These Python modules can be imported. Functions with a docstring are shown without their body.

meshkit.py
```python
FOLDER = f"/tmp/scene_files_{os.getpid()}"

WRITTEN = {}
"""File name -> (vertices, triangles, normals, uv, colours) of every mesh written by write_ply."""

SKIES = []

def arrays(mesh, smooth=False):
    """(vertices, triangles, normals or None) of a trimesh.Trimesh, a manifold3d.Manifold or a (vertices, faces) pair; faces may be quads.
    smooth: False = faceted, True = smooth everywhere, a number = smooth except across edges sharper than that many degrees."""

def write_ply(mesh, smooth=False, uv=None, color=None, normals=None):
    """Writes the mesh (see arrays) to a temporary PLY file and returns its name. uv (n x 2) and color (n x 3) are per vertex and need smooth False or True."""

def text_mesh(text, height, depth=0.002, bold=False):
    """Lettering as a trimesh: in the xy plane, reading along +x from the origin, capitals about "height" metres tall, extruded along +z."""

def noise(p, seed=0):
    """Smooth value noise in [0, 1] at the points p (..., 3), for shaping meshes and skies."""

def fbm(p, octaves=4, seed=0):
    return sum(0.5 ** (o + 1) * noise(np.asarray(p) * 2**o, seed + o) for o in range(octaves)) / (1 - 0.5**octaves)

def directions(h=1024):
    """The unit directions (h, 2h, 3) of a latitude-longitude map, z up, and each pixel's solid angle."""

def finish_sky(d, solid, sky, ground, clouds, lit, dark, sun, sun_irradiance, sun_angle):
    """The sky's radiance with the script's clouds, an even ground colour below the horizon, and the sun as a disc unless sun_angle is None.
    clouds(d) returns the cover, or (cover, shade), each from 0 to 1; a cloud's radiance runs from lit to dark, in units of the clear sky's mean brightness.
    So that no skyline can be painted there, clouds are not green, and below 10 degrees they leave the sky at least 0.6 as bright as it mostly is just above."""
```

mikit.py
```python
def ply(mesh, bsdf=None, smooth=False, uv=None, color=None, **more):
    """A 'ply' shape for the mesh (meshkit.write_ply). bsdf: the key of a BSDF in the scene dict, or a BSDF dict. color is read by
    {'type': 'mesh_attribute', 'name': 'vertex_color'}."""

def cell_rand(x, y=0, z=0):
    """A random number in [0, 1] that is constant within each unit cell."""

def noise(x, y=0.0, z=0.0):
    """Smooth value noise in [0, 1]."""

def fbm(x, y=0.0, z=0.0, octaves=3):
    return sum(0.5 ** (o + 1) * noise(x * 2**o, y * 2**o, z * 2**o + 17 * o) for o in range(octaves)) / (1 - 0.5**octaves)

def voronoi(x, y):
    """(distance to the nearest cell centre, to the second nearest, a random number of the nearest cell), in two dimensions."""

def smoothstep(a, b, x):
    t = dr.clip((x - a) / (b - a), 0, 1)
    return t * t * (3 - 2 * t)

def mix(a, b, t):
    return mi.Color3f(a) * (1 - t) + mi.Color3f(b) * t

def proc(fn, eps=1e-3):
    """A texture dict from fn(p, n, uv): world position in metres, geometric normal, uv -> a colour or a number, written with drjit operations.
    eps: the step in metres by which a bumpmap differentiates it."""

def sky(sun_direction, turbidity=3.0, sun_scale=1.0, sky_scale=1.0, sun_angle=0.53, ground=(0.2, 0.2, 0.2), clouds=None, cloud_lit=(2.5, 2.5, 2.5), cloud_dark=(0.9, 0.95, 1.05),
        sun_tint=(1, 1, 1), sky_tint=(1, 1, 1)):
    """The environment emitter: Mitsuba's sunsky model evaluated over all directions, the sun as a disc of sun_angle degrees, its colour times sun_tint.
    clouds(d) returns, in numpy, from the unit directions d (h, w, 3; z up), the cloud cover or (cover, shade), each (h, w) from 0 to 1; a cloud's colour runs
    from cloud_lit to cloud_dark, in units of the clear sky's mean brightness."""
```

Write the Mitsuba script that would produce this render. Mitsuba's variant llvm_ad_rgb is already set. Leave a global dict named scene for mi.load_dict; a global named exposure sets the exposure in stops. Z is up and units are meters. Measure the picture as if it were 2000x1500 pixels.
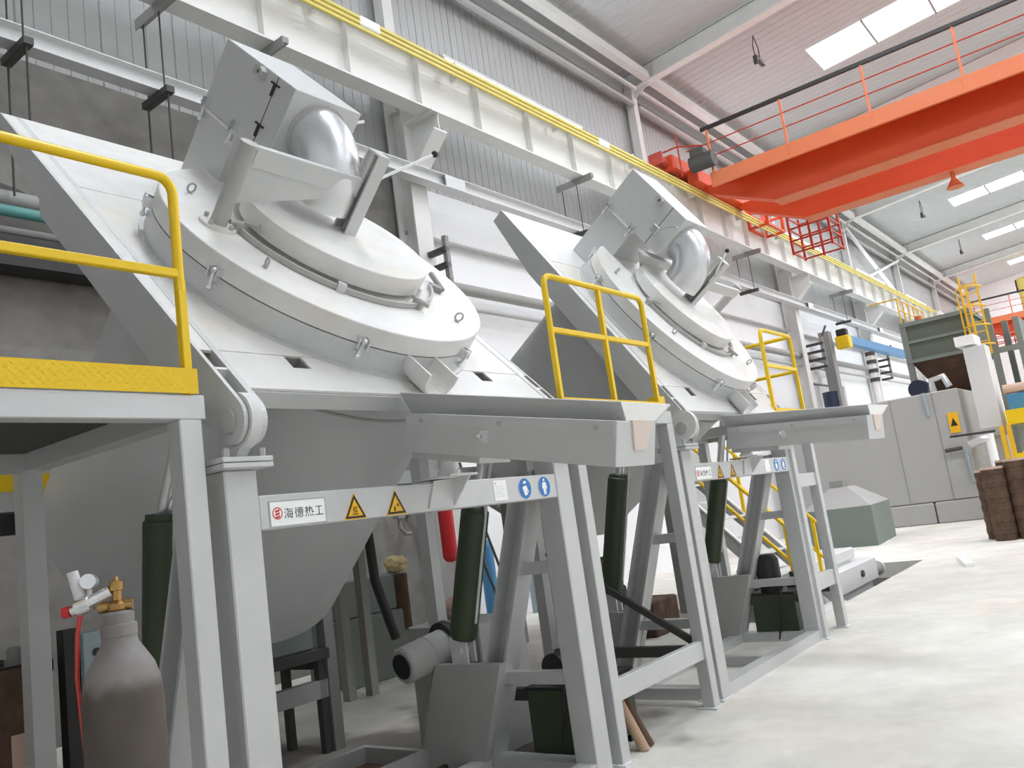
import math, random
import numpy as np, trimesh, mitsuba as mi, mikit, meshkit
import drjit as dr
from shapely.geometry import Polygon, Point, LineString, box as sbox
from shapely.ops import unary_union

# ------------------------------------------------------------------ camera, light, exposure
CAM = np.array([0.0, 0.0, 1.6])
FOC = 1.65189579                                   # focal length over half the frame width
RX = (1.24296547, -0.73563392, 0.65010295)
exposure = 0.05
SKY_L = 15.0                                       # radiance of the daylit roof panes
WIN_L = 7.0                                       # radiance of the high side windows

def rotmat(v):
    v = np.array(v, float); a = np.linalg.norm(v); k = v / a
    K = np.array([[0, -k[2], k[1]], [k[2], 0, -k[0]], [-k[1], k[0], 0]])
    return np.eye(3) + math.sin(a) * K + (1 - math.cos(a)) * K @ K
R = rotmat(RX)
scene = {'type': 'scene'}
labels = {}
scene['camera'] = {'type': 'perspective', 'fov': math.degrees(2 * math.atan(1 / FOC)), 'fov_axis': 'x', 'near_clip': 0.05, 'far_clip': 400.0,
                   'to_world': mi.ScalarTransform4f().look_at(origin=CAM.tolist(), target=(CAM + R[2]).tolist(), up=(-R[1]).tolist())}

# ------------------------------------------------------------------ materials
noise, fbm, mix, sstep = mikit.noise, mikit.fbm, mikit.mix, mikit.smoothstep
def pri(col, rough=.5, metal=0., spec=.5, bump=None, bscale=.001):
    c = mikit.proc(col) if callable(col) else {'type': 'rgb', 'value': list(col)}
    b = {'type': 'principled', 'base_color': c, 'roughness': rough, 'metallic': metal, 'specular': spec}
    if bump is not None:
        b = {'type': 'bumpmap', 'arbitrary': mikit.proc(bump), 'scale': bscale, 'b': b}
    return {'type': 'twosided', 'b': b}
def dif(col):
    return {'type': 'twosided', 'b': {'type': 'diffuse', 'reflectance': {'type': 'rgb', 'value': list(col)}}}
def floor_col(p, n, uv):
    a = fbm(p.x * .5, p.y * .5, 0., 4); b = fbm(p.x * 3, p.y * 3, 5., 4); c = fbm(p.x * 1.1 + 9, p.y * 1.1, 2., 3)
    col = mix((.55, .54, .49), (.64, .63, .58), sstep(.3, .7, a))
    col = mix(col, (.60, .53, .46), .35 * sstep(.5, .75, c))
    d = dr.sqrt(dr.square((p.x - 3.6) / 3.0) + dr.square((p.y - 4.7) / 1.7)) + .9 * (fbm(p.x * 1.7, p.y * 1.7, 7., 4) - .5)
    col = mix(col, (.13, .115, .10), .85 * (1 - sstep(.7, 1.15, d)))  # oily stain under the near furnace, with some of its shade painted in
    e = fbm(p.x * 11, p.y * 11, 3., 3)
    return col * (.84 + .24 * b + .10 * (e - .3))
def conc_col(p, n, uv):
    a = fbm(p.x * .6, p.z * .9, p.y, 4); b = fbm(p.x * 5, p.z * 6, p.y * 4, 4)
    return mix((.17, .162, .15), (.29, .28, .262), a) * (.75 + .5 * b)
def paint_col(p, n, uv):
    a = fbm(p.x * 2.3, p.y * 2.3, p.z * 2.3, 3)
    return mix((.53, .54, .54), (.60, .61, .61), a)
def lit_top_col(p, n, uv):  # the grey paint again, lightened for lit upward faces, plus yellowish stains
    a = fbm(p.x * 2.6, p.y * 2.6, p.z * 2.6, 4); b = fbm(p.x * 8, p.y * 8, p.z * 8, 3)
    return mix((.68, .675, .66), (.66, .61, .52), sstep(.5, .8, a) * .6) * (.92 + .16 * b)
def check_bump(p, n, uv):
    u = (p.x + p.z) * 28; v = (p.x - p.z) * 28
    k = mi.Float(dr.floor(u)) + mi.Float(dr.floor(v))
    odd = k - 2 * dr.floor(k / 2)
    fu = u - dr.floor(u) - .5; fv = v - dr.floor(v) - .5
    a = dr.select(odd > .5, fu * fu * 30 + fv * fv * 5, fu * fu * 5 + fv * fv * 30)
    return 1 - sstep(.5, 1., a)
def rust_col(p, n, uv):
    a = fbm(p.x * 6, p.y * 6, p.z * 3, 4); b = fbm(p.x * 20, p.y * 20, p.z * 9, 3)
    return mix((.06, .036, .028), (.13, .075, .045), a) * (.6 + .8 * b)
def bottle_col(p, n, uv):
    a = fbm(p.x * 14, p.y * 14, p.z * 9, 4); s = sstep(1.27, 1.33, p.z + .06 * (a - .5))
    return mix(mix((.06, .052, .043), (.10, .082, .066), a), mix((.15, .14, .132), (.26, .245, .24), a), s)
def green_col(p, n, uv):
    a = fbm(p.x * 4, p.y * 4, p.z * 2, 3)
    return mix((.028, .045, .022), (.05, .07, .036), a)
def crane_col(p, n, uv):
    a = fbm(p.x * .8, p.y * .8, p.z * 2, 3)
    return mix((.60, .055, .012), (.70, .09, .02), a)
MATS = {
    'm_floor': pri(floor_col, .75), 'm_concrete': pri(conc_col, .9), 'm_paint': pri(paint_col, .46, .3), 'm_lit_top': pri(lit_top_col, .45, .05),
    'm_checker': pri((.68, .675, .66), .4, .05, bump=check_bump, bscale=.0015), 'm_yellow': pri((.80, .53, .004), .35),
    'm_yellow_checker': pri((.80, .52, .004), .38, bump=check_bump, bscale=.002), 'm_green': pri(green_col, .5), 'm_rust': pri(rust_col, .85),
    'm_bottle': pri(bottle_col, .7), 'm_crane': pri(crane_col, .5), 'm_orange': pri((.62, .16, .06), .5),
    'm_white': pri((.80, .80, .80), .6), 'm_wall': pri((.86, .87, .88), .8), 'm_steelwhite': pri((.68, .68, .66), .5), 'm_siding': pri((.44, .445, .445), .5, .2),
    'm_roof': pri((.46, .485, .485), .7), 'm_black': pri((.018, .017, .017), .5), 'm_dark': pri((.06, .058, .055), .6), 'm_grey': pri((.27, .27, .26), .6),
    'm_midgrey': pri((.40, .40, .39), .55), 'm_chrome': pri((.75, .76, .78), .2, .9), 'm_alu': pri((.72, .73, .75), .32, .75), 'm_brass': pri((.42, .25, .09), .3, .9),
    'm_blue': pri((.06, .22, .42), .4), 'm_bluegrey': pri((.30, .38, .40), .4), 'm_navy': pri((.012, .018, .045), .4), 'm_red': pri((.50, .015, .02), .4),
    'm_orangehose': pri((.6, .14, .04), .5), 'm_refr': pri((.70, .60, .54), .9), 'm_brightwhite': pri((.88, .89, .88), .5),
    'm_signblue': pri((.03, .17, .48), .4), 'm_signyellow': pri((.85, .46, .01), .4), 'm_signblack': pri((.02, .016, .01), .5), 'm_signred': pri((.55, .05, .04), .5),
    'm_tank': pri((.10, .125, .095), .6), 'm_hood': pri((.18, .215, .195), .6), 'm_wood': pri((.45, .30, .20), .7), 'm_cloth': pri((.62, .50, .27), .9), 'm_tan': pri((.55, .40, .32), .9),
    'm_pale': pri((.62, .63, .63), .5), 'm_pipe': pri((.30, .30, .29), .5), 'm_bar': pri((.62, .52, .13), .5), 'm_ladder': pri((.75, .45, .02), .4), 'm_pane': dif((.5, .5, .5)),
    'm_teal': pri((.10, .30, .28), .5), 'm_cage': pri((.42, .04, .02), .5),
}
scene.update(MATS)

# ------------------------------------------------------------------ mesh tools
class MB:
    def __init__(s): s.v, s.f, s.n = [], [], 0
    def add(s, v, f):
        v = np.asarray(v, float); f = np.asarray(f, int)
        s.v.append(v); s.f.append(f + s.n); s.n += len(v); return s
    def tm(s, m): return s.add(m.vertices, m.faces)
    def hexa(s, p):                                   # eight corners: bottom ring 0-3, top ring 4-7
        return s.add(p, [[0, 2, 1], [0, 3, 2], [4, 5, 6], [4, 6, 7], [0, 1, 5], [0, 5, 4], [1, 2, 6], [1, 6, 5], [2, 3, 7], [2, 7, 6], [3, 0, 4], [3, 4, 7]])
    def box(s, x0, x1, y0, y1, z0, z1, c=0.):
        if c > 0:
            X, Y, Z = (x0, x1), (y0, y1), (z0, z1); pts = []
            for i in (0, 1):
                for j in (0, 1):
                    for k in (0, 1):
                        a, b, d = (X[i], Y[j], Z[k]); e = [c if q == 0 else -c for q in (i, j, k)]
                        pts += [(a, b + e[1], d + e[2]), (a + e[0], b, d + e[2]), (a + e[0], b + e[1], d)]
            h = trimesh.convex.convex_hull(np.array(pts)); return s.tm(h)
        return s.hexa([(x0, y0, z0), (x1, y0, z0), (x1, y1, z0), (x0, y1, z0), (x0, y0, z1), (x1, y0, z1), (x1, y1, z1), (x0, y1, z1)])
    def bar(s, a, b, w, h, up=(0, 0, 1)):             # square bar from a to b: w across, h along up
        a, b = np.array(a, float), np.array(b, float); d = b - a; d /= np.linalg.norm(d)
        x = np.cross(d, up)
        if np.linalg.norm(x) < 1e-6: x = np.cross(d, (1, 0, 0))
        x /= np.linalg.norm(x); y = np.cross(x, d); q = []
        for p in (a, b):
            q += [p - x * w / 2 - y * h / 2, p + x * w / 2 - y * h / 2, p + x * w / 2 + y * h / 2, p - x * w / 2 + y * h / 2]
        return s.hexa(q)
    def cyl(s, a, b, r, r2=None, n=20, cap=True):
        return s.lathe([(0, 0), (r, 0), (r if r2 is None else r2, 1), (0, 1)] if cap else [(r, 0), (r if r2 is None else r2, 1)], a, b, n)
    def lathe(s, prof, a, b, n=24):                   # profile (radius, fraction of a-b)
        a, b = np.array(a, float), np.array(b, float); d = b - a; z = d / np.linalg.norm(d)
        x = np.cross(z, (0, 0, 1) if abs(z[2]) < .9 else (1, 0, 0)); x /= np.linalg.norm(x); y = np.cross(z, x)
        ang = np.arange(n) * 2 * np.pi / n; ring = np.cos(ang)[:, None] * x + np.sin(ang)[:, None] * y
        v, f = [], []
        for i, (r, t) in enumerate(prof):
            v.append(a + d * t + ring * max(r, 1e-5))
            if i:
                o = (i - 1) * n; j = np.arange(n); k = (j + 1) % n
                f.append(np.stack([o + j, o + k, o + n + k], 1)); f.append(np.stack([o + j, o + n + k, o + n + j], 1))
        return s.add(np.vstack(v), np.vstack(f))
    def tube(s, pts, r, n=10, close=False):
        pts = [np.array(p, float) for p in pts]; m = len(pts); prev = None; v, f = [], []; ang = np.arange(n) * 2 * np.pi / n
        for i, p in enumerate(pts):
            t = (pts[(i + 1) % m] - pts[i - 1]) if close else (pts[min(i + 1, m - 1)] - pts[max(i - 1, 0)])
            t /= np.linalg.norm(t)
            x = np.cross(t, (0, 0, 1) if abs(t[2]) < .9 else (1, 0, 0)) if prev is None else prev - t * (prev @ t)
            x /= np.linalg.norm(x); prev = x; y = np.cross(t, x)
            v.append(p + r * (np.cos(ang)[:, None] * x + np.sin(ang)[:, None] * y))
        j = np.arange(n); k = (j + 1) % n
        for i in range(m if close else m - 1):
            o, q = i * n, ((i + 1) % m) * n
            f.append(np.stack([o + j, o + k, q + k], 1)); f.append(np.stack([o + j, q + k, q + j], 1))
        V = np.vstack(v)
        if not close:
            V = np.vstack([V, pts[0], pts[-1]]); o = (m - 1) * n
            f.append(np.stack([k, j, np.full(n, m * n)], 1)); f.append(np.stack([o + j, o + k, np.full(n, m * n + 1)], 1))
        return s.add(V, np.vstack(f))
    def prism(s, poly, o, a, b, d0, d1):              # shapely polygon (or points) in the axes a, b at o, extruded along a x b
        if hasattr(poly, 'geoms'):
            for g in poly.geoms: s.prism(g, o, a, b, d0, d1)
            return s
        g = poly if hasattr(poly, 'exterior') else Polygon(poly)
        a, b, o = np.array(a, float), np.array(b, float), np.array(o, float); c = np.cross(a, b)
        m = trimesh.creation.extrude_polygon(g, 1.0, engine='earcut'); v = m.vertices
        return s.add(o + v[:, :1] * a + v[:, 1:2] * b + (d0 + v[:, 2:3] * (d1 - d0)) * c, m.faces)
    def sphere(s, c, r, n=2):
        m = trimesh.creation.icosphere(n, r); return s.add(m.vertices + np.array(c), m.faces)
    def map(s, fn):
        s.v = [fn(v) for v in s.v]; return s
    def mesh(s): return trimesh.Trimesh(np.vstack(s.v), np.vstack(s.f), process=False)

def key_for(name):
    if name not in USED: USED[name] = 0; return name
    USED[name] += 1; return '%s_%03d' % (name, USED[name])
USED = {}
def tag(key, label=None, cat=None, group=None, kind=None):
    d = {k: v for k, v in (('label', label), ('category', cat), ('group', group), ('kind', kind)) if v}
    if d: labels[key] = d
def thing(name, label, cat, group=None):
    k = key_for(name); tag(k, label, cat, group); return k
def put(name, mb, mat, parent=None, smooth=False, label=None, cat=None, group=None, kind=None, **more):
    k = key_for((parent + '__' if parent else '') + name)
    m = mb.mesh()
    if smooth: m.merge_vertices(digits_vertex=6)
    scene[k] = mikit.ply(m, mat, smooth=smooth, **more); tag(k, label, cat, group, kind)
    return k
def struct(name, mb, mat, parent=None, **kw): return put(name, mb, mat, parent, kind=None if parent else 'structure', **kw)
XA, YA, ZA = (1, 0, 0), (0, 1, 0), (0, 0, 1)
def arc(cx, cy, r, a0, a1, n=12):
    t = np.radians(np.linspace(a0, a1, n)); return [(cx + r * math.cos(q), cy + r * math.sin(q)) for q in t]

# ------------------------------------------------------------------ the hall
X0, X1, YL, YR = -7.0, 64.0, 9.3, -12.5
RIDGE = -1.6
def roof_z(y): return 12.6 + .088 * (8.4 - y) if y > RIDGE else 12.6 + .088 * (8.4 - RIDGE) - .088 * (RIDGE - y)
COLX = [0.93 + 9.05 * i for i in range(8)]
COLX[1:6] = [9.98, 19.03, 28.1, 37.1, 46.2]
SKX = [(4.6, 6.2), (13.5, 15.1), (22.4, 24.0), (31.7, 33.2), (41.2, 42.7), (50.0, 51.4), (58.9, 60.3)]

pit = sbox(9.9, 3.62, 15.55, 7.0)
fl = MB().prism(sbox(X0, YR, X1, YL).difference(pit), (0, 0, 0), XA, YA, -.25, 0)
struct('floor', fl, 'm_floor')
pw = MB().box(9.7, 15.75, 3.42, 7.2, -1.6, -1.5)
for b in ((9.7, 9.9, 3.42, 7.2), (15.55, 15.75, 3.42, 7.2), (9.9, 15.55, 3.42, 3.62), (9.9, 15.55, 7.0, 7.2)): pw.box(*b, -1.5, -.25)
struct('trim_1', pw, 'm_concrete', label='concrete lining of the pit beside the second furnace')

wl = MB().box(X0, 9.9, YL, YL + .25, 0, 7.5); struct('wall_left', wl, 'm_concrete')
wl2 = MB()
g = Polygon([(9.9, 0), (X1, 0), (X1, 7.5), (9.9, 7.5)]).difference(sbox(29.6, .0, 33.3, 4.85)); wl2.prism(g, (0, YL + .25, 0), XA, ZA, 0, .25)
struct('wall_left_plaster', wl2, 'm_wall')
led = MB().box(X0, 9.6, YL - .12, YL, 3.85, 4.1); put('ledge', led, 'm_concrete', 'wall_left')
for (a, b, c, d) in ((3.2, 4.9, 5.95, .10), (5.35, 6.45, 6.62, .09), (4.6, 5.2, 5.75, .05)):
    pts = [(a + (b - a) * i / 9, c - .14 * (a + (b - a) * i / 9 - a) + d * (.5 + .5 * math.sin(i * 2.3)) * math.sin(math.pi * i / 9)) for i in range(10)]
    low = [(x, z - d * math.sin(math.pi * i / 9) * (.6 + .4 * math.cos(i * 1.7)) - .01) for i, (x, z) in enumerate(pts)]
    put('mortar_gap', MB().prism(pts + low[::-1], (0, YL + .002, 0), XA, ZA, 0, .012), 'm_dark', 'wall_left')
k = key_for('door_1'); labels[k] = {'kind': 'structure'}
for i in range(4): put('leaf', MB().box(29.65 + .92 * i, 30.53 + .92 * i, YL + .05, YL + .1, 0, 4.8), 'm_pale', k)
fr = MB().box(29.35, 29.6, YL - .06, YL + .1, 0, 5.1).box(33.3, 33.55, YL - .06, YL + .1, 0, 5.1).box(29.6, 33.3, YL - .06, YL + .1, 4.85, 5.1); put('frame', fr, 'm_white', k)
# upper siding: ribbed sheets, one by one
x = X0; sid = 'wall_left'
while x < X1 - .1:
    prof = []
    for i in range(5):
        q = x + .2 * i; prof += [(q, 0), (q + .004, -.009), (q + .012, -.009), (q + .016, 0)]
    prof += [(x + .995, 0), (x + .995, -.04), (x, -.04)]
    put('siding_panel', MB().prism(prof, (0, YL, 7.5), XA, (0, -1, 0), -4.6, 0), 'm_siding', sid)
    x += 1.0
wr = MB().box(X0, X1, YR - .25, YR, 0, 12.6); struct('wall_right', wr, 'm_wall')
for n_, xx in (('wall_front', X1), ('wall_back', X0 - .25)):
    e = MB().prism([(YR, 0), (YL, 0), (YL, 12.5), (RIDGE, 13.5), (YR, 12.5)], (xx, 0, 0), YA, ZA, 0, .25); struct(n_, e, 'm_wall')

# ceiling: ribbed roof sheets along the slope, left open where the skylights are
cb = MB().box(X0, X1, YL - .05, YL + .25, 12.1, 12.52); struct('ceiling', cb, 'm_roof')
edges = sorted({X0, X1} | {e for s in SKX for e in s}); strips = []
for a, b in zip(edges, edges[1:]):
    n = max(1, round((b - a) / 1.5)); strips += [(a + (b - a) * i / n, a + (b - a) * (i + 1) / n, (a, b) in SKX) for i in range(n)]
def sheet(x0, x1, y0, y1):
    m = MB(); n = max(2, round((x1 - x0) / .3)); w = (x1 - x0) / n; pr = [(x0, .03), (x1, .03)]
    for i in range(n)[::-1]:
        q = x0 + w * i; pr += [(q + w, 0), (q + w * .2, 0), (q + w * .17, -.010), (q + w * .05, -.010), (q, 0)]
    dy = y1 - y0; dz = roof_z(y1) - roof_z(y0); L = math.hypot(dy, dz); d = np.array([0, dy, dz]) / L
    up = np.cross((1, 0, 0), d); up = up if up[2] > 0 else -up
    m.prism(pr, (0, y0, roof_z(y0)), XA, up, 0, -L if np.cross((1, 0, 0), up)[1] * dy < 0 else L); return m
for a, b, s in strips:
    segs = [(YL, 5.45), (-.6, RIDGE), (RIDGE, -2.6), (-8.6, YR)] if s else [(YL, RIDGE), (RIDGE, YR)]
    for y0, y1 in segs: put('roof_sheet', sheet(a, b, y0, y1), 'm_roof', 'ceiling')
nw = 0
for a, b in SKX:
    for ys in (np.arange(4) * -1.51 + 5.45, np.arange(4) * -1.51 - 2.6):
        nw += 1; k = key_for('window_%d' % nw); labels[k] = {'kind': 'structure', 'label': 'roof skylight of milky panes in the roof slope'}
        fm = MB()
        for y in ys:
            y1 = y - 1.46
            m = MB().add([(a, y, roof_z(y)), (b, y, roof_z(y)), (b, y1, roof_z(y1)), (a, y1, roof_z(y1))], [[0, 1, 2], [0, 2, 3]])
            v = m.mesh(); nz = v.face_normals[0][2]
            if nz > 0: m.f = [f_[:, ::-1] for f_ in m.f]
            put('pane', m, 'm_pane', k, emitter={'type': 'area', 'radiance': {'type': 'rgb', 'value': [SKY_L * .96, SKY_L, SKY_L * 1.06]}})
            fm.bar((a, y1 - .025, roof_z(y1) - .01), (b, y1 - .025, roof_z(y1) - .01), .05, .06)
        put('glazing_bar', fm, 'm_grey', k)
# high strip windows per bay; the unseen right wall row is added for light
for i, c in enumerate(COLX[:-1]):
    for yy, s in ((YL - .03, 1), (YR + .03, -1)):
        nw += 1; k = key_for('window_%d' % nw); labels[k] = {'kind': 'structure', 'label': 'high strip window with white panes above the crane runway, right wall row added for light'}
        a, b = c + 1.7, c + 6.5
        for q in range(3):
            p0, p1 = a + (b - a) * q / 3 + .02, a + (b - a) * (q + 1) / 3 - .02
            v = [(p0, yy, 9.45), (p1, yy, 9.45), (p1, yy, 10.405), (p0, yy, 10.405)]
            put('pane', MB().add(v, [[0, 1, 2], [0, 2, 3]] if s > 0 else [[0, 2, 1], [0, 3, 2]]), 'm_pane', k, emitter={'type': 'area', 'radiance': {'type': 'rgb', 'value': [WIN_L * .96, WIN_L, WIN_L * 1.06]}})
        f_ = MB()
        for z in (9.42, 10.425): f_.box(a - .05, b + .05, yy - .03, yy + .03, z - .03, z + .03)
        for q in range(4): xq = a + (b - a) * q / 3; f_.box(xq - .02, xq + .02, yy - .03, yy + .03, 9.42, 10.42)
        put('frame', f_, 'm_steelwhite', k)

ORD = ['nearest', 'second', 'third', 'fourth', 'fifth', 'sixth', 'seventh', 'eighth']
for i, c in enumerate(COLX):
    t = thing('hall_column', 'white stepped steel column carrying the crane runway, %s of the row along the wall' % ORD[i], 'column')
    put('front_flange', MB().box(c - .19, c + .19, 8.8, 8.83, 0, 8.6), 'm_steelwhite', t)
    put('web', MB().box(c - .012, c + .012, 8.83, 9.2, 0, 9.0), 'm_steelwhite', t)
    put('rear_flange', MB().box(c - .19, c + .19, 9.17, 9.2, 0, 9.0), 'm_steelwhite', t)
    put('upper_post', MB().box(c - .12, c + .12, 9.0, 9.2, 8.6, roof_z(9.1) - .3), 'm_steelwhite', t)
    put('corbel', MB().prism([(8.8, 7.35), (8.8, 8.26), (8.2, 8.26), (8.2, 7.98)], (c - .01, 0, 0), YA, ZA, 0, .02)
        .box(c - .17, c + .17, 8.17, 8.8, 8.255, 8.278).prism([(8.8, 7.33), (8.18, 7.94), (8.18, 7.97), (8.8, 7.36)], (c - .16, 0, 0), YA, ZA, 0, .32), 'm_steelwhite', t)
    t = thing('roof_rafter', 'pale steel rafter running up the roof slope from the %s wall column' % ORD[i], 'beam')
    for nm, d0, d1, w in (('web', -.42, -.04, .01), ('lower_flange', -.46, -.42, .26), ('upper_flange', -.05, -.03, .2)):
        m = MB()
        for y0, y1 in ((YL, RIDGE), (RIDGE, YR)):
            m.hexa([(c - w / 2, y0, roof_z(y0) + d0), (c + w / 2, y0, roof_z(y0) + d0), (c + w / 2, y1, roof_z(y1) + d0), (c - w / 2, y1, roof_z(y1) + d0),
                    (c - w / 2, y0, roof_z(y0) + d1), (c + w / 2, y0, roof_z(y0) + d1), (c + w / 2, y1, roof_z(y1) + d1), (c - w / 2, y1, roof_z(y1) + d1)])
        put(nm, m, 'm_steelwhite', t)
    put('end_plate', MB().prism([(9.2, 11.75), (9.2, 12.4), (8.35, 12.55), (8.35, 12.2)], (c - .01, 0, 0), YA, ZA, 0, .02), 'm_steelwhite', t)
for i in range(len(COLX) - 1):
    a, b = COLX[i] + .15, COLX[i + 1] - .15
    put('eave_strut', MB().box(a, b, 8.42, 8.62, 12.14, 12.34), 'm_steelwhite', label='pale square strut under the eave between wall columns, bay %d from the left' % (i + 1), cat='beam', group='eave struts')
    t = thing('eave_truss', 'light strut lattice under the eave beside the dark pipe, bay %d from the left' % (i + 1), 'beam', 'eave lattices')
    put('upper_bar', MB().box(a, b, 8.82, 8.9, 12.0, 12.08), 'm_steelwhite', t); put('lower_bar', MB().box(a, b, 8.95, 9.05, 11.62, 11.72), 'm_midgrey', t)
for i, (a, b) in enumerate(((37.1, 46.2), (46.2, 37.1))):
    put('column_brace', MB().bar((a, 8.95, 9.4), (b, 8.95, 11.9), .12, .12), 'm_steelwhite', label='white diagonal wall brace high in the far bay, %s towards the far end' % ('rising' if i == 0 else 'falling'), cat='brace')
put('eave_pipe', MB().tube([(X0 + .2, 9.1, 11.78), (X1 - .2, 9.1, 11.78)], .075), 'm_dark', smooth=True, label='long dark pipe running under the eave along the left wall', cat='pipe')
for i, (px, py) in enumerate(((20.4, 6.1), (20.4, .5), (39.6, 6.3), (49.0, 6.4))):
    z = roof_z(py); t = thing('hanging_bracket', 'dark bracket hanging from the ceiling on a loop of cable, %s' % ('before the first skylight', 'over the orange crane', 'before the second visible skylight', 'beside the far skylight')[i], 'bracket')
    put('bar', MB().box(px - .28, px + .28, py - .05, py + .05, z - .75, z - .66).box(px - .3, px - .24, py - .05, py + .05, z - .88, z - .66), 'm_dark', t)
    put('cable', MB().tube([(px - .25, py, z - .68), (px - .3, py, z - .4), (px - .12, py, z - .06), (px + .1, py, z - .3), (px + .08, py, z - .68)], .012, 6), 'm_dark', t)

# crane runway with its rail and the yellow conductor bars
t = thing('crane_runway', 'white crane runway girder on column corbels along the left wall', 'girder')
put('bottom_flange', MB().box(X0 + .1, X1 - .1, 8.2, 8.5, 8.28, 8.31), 'm_steelwhite', t)
put('web', MB().box(X0 + .1, X1 - .1, 8.34, 8.36, 8.31, 9.26), 'm_steelwhite', t)
put('top_flange', MB().box(X0 + .1, X1 - .1, 8.16, 8.54, 9.26, 9.29), 'm_steelwhite', t)
put('rail', MB().box(X0 + .1, X1 - .1, 8.31, 8.39, 9.29, 9.40), 'm_midgrey', t)
xs = 6.66 - 1.505 * 8
while xs < X1 - .5:
    put('stiffener', MB().box(xs - .006, xs + .006, 8.22, 8.34, 8.31, 9.26), 'm_steelwhite', t); xs += 1.505
t = thing('conductor_rail', 'three yellow conductor bars along the top of the crane runway', 'conductor rail')
for z in (8.985, 9.07, 9.155): put('bar', MB().box(X0 + .2, X1 - .2, 8.0, 8.04, z - .029, z + .029, .006), 'm_bar', t)
xs = 7.45
while xs < 60:
    put('hanger', MB().box(xs - .03, xs + .03, 8.045, 8.2, 8.95, 9.26), 'm_steelwhite', t); xs += 3.0
for xs in (8.45, 15.1): put('joint_sleeve', MB().box(xs - .2, xs + .2, 7.98, 8.06, 9.02, 9.19, .02), 'm_brightwhite', t)

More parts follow.
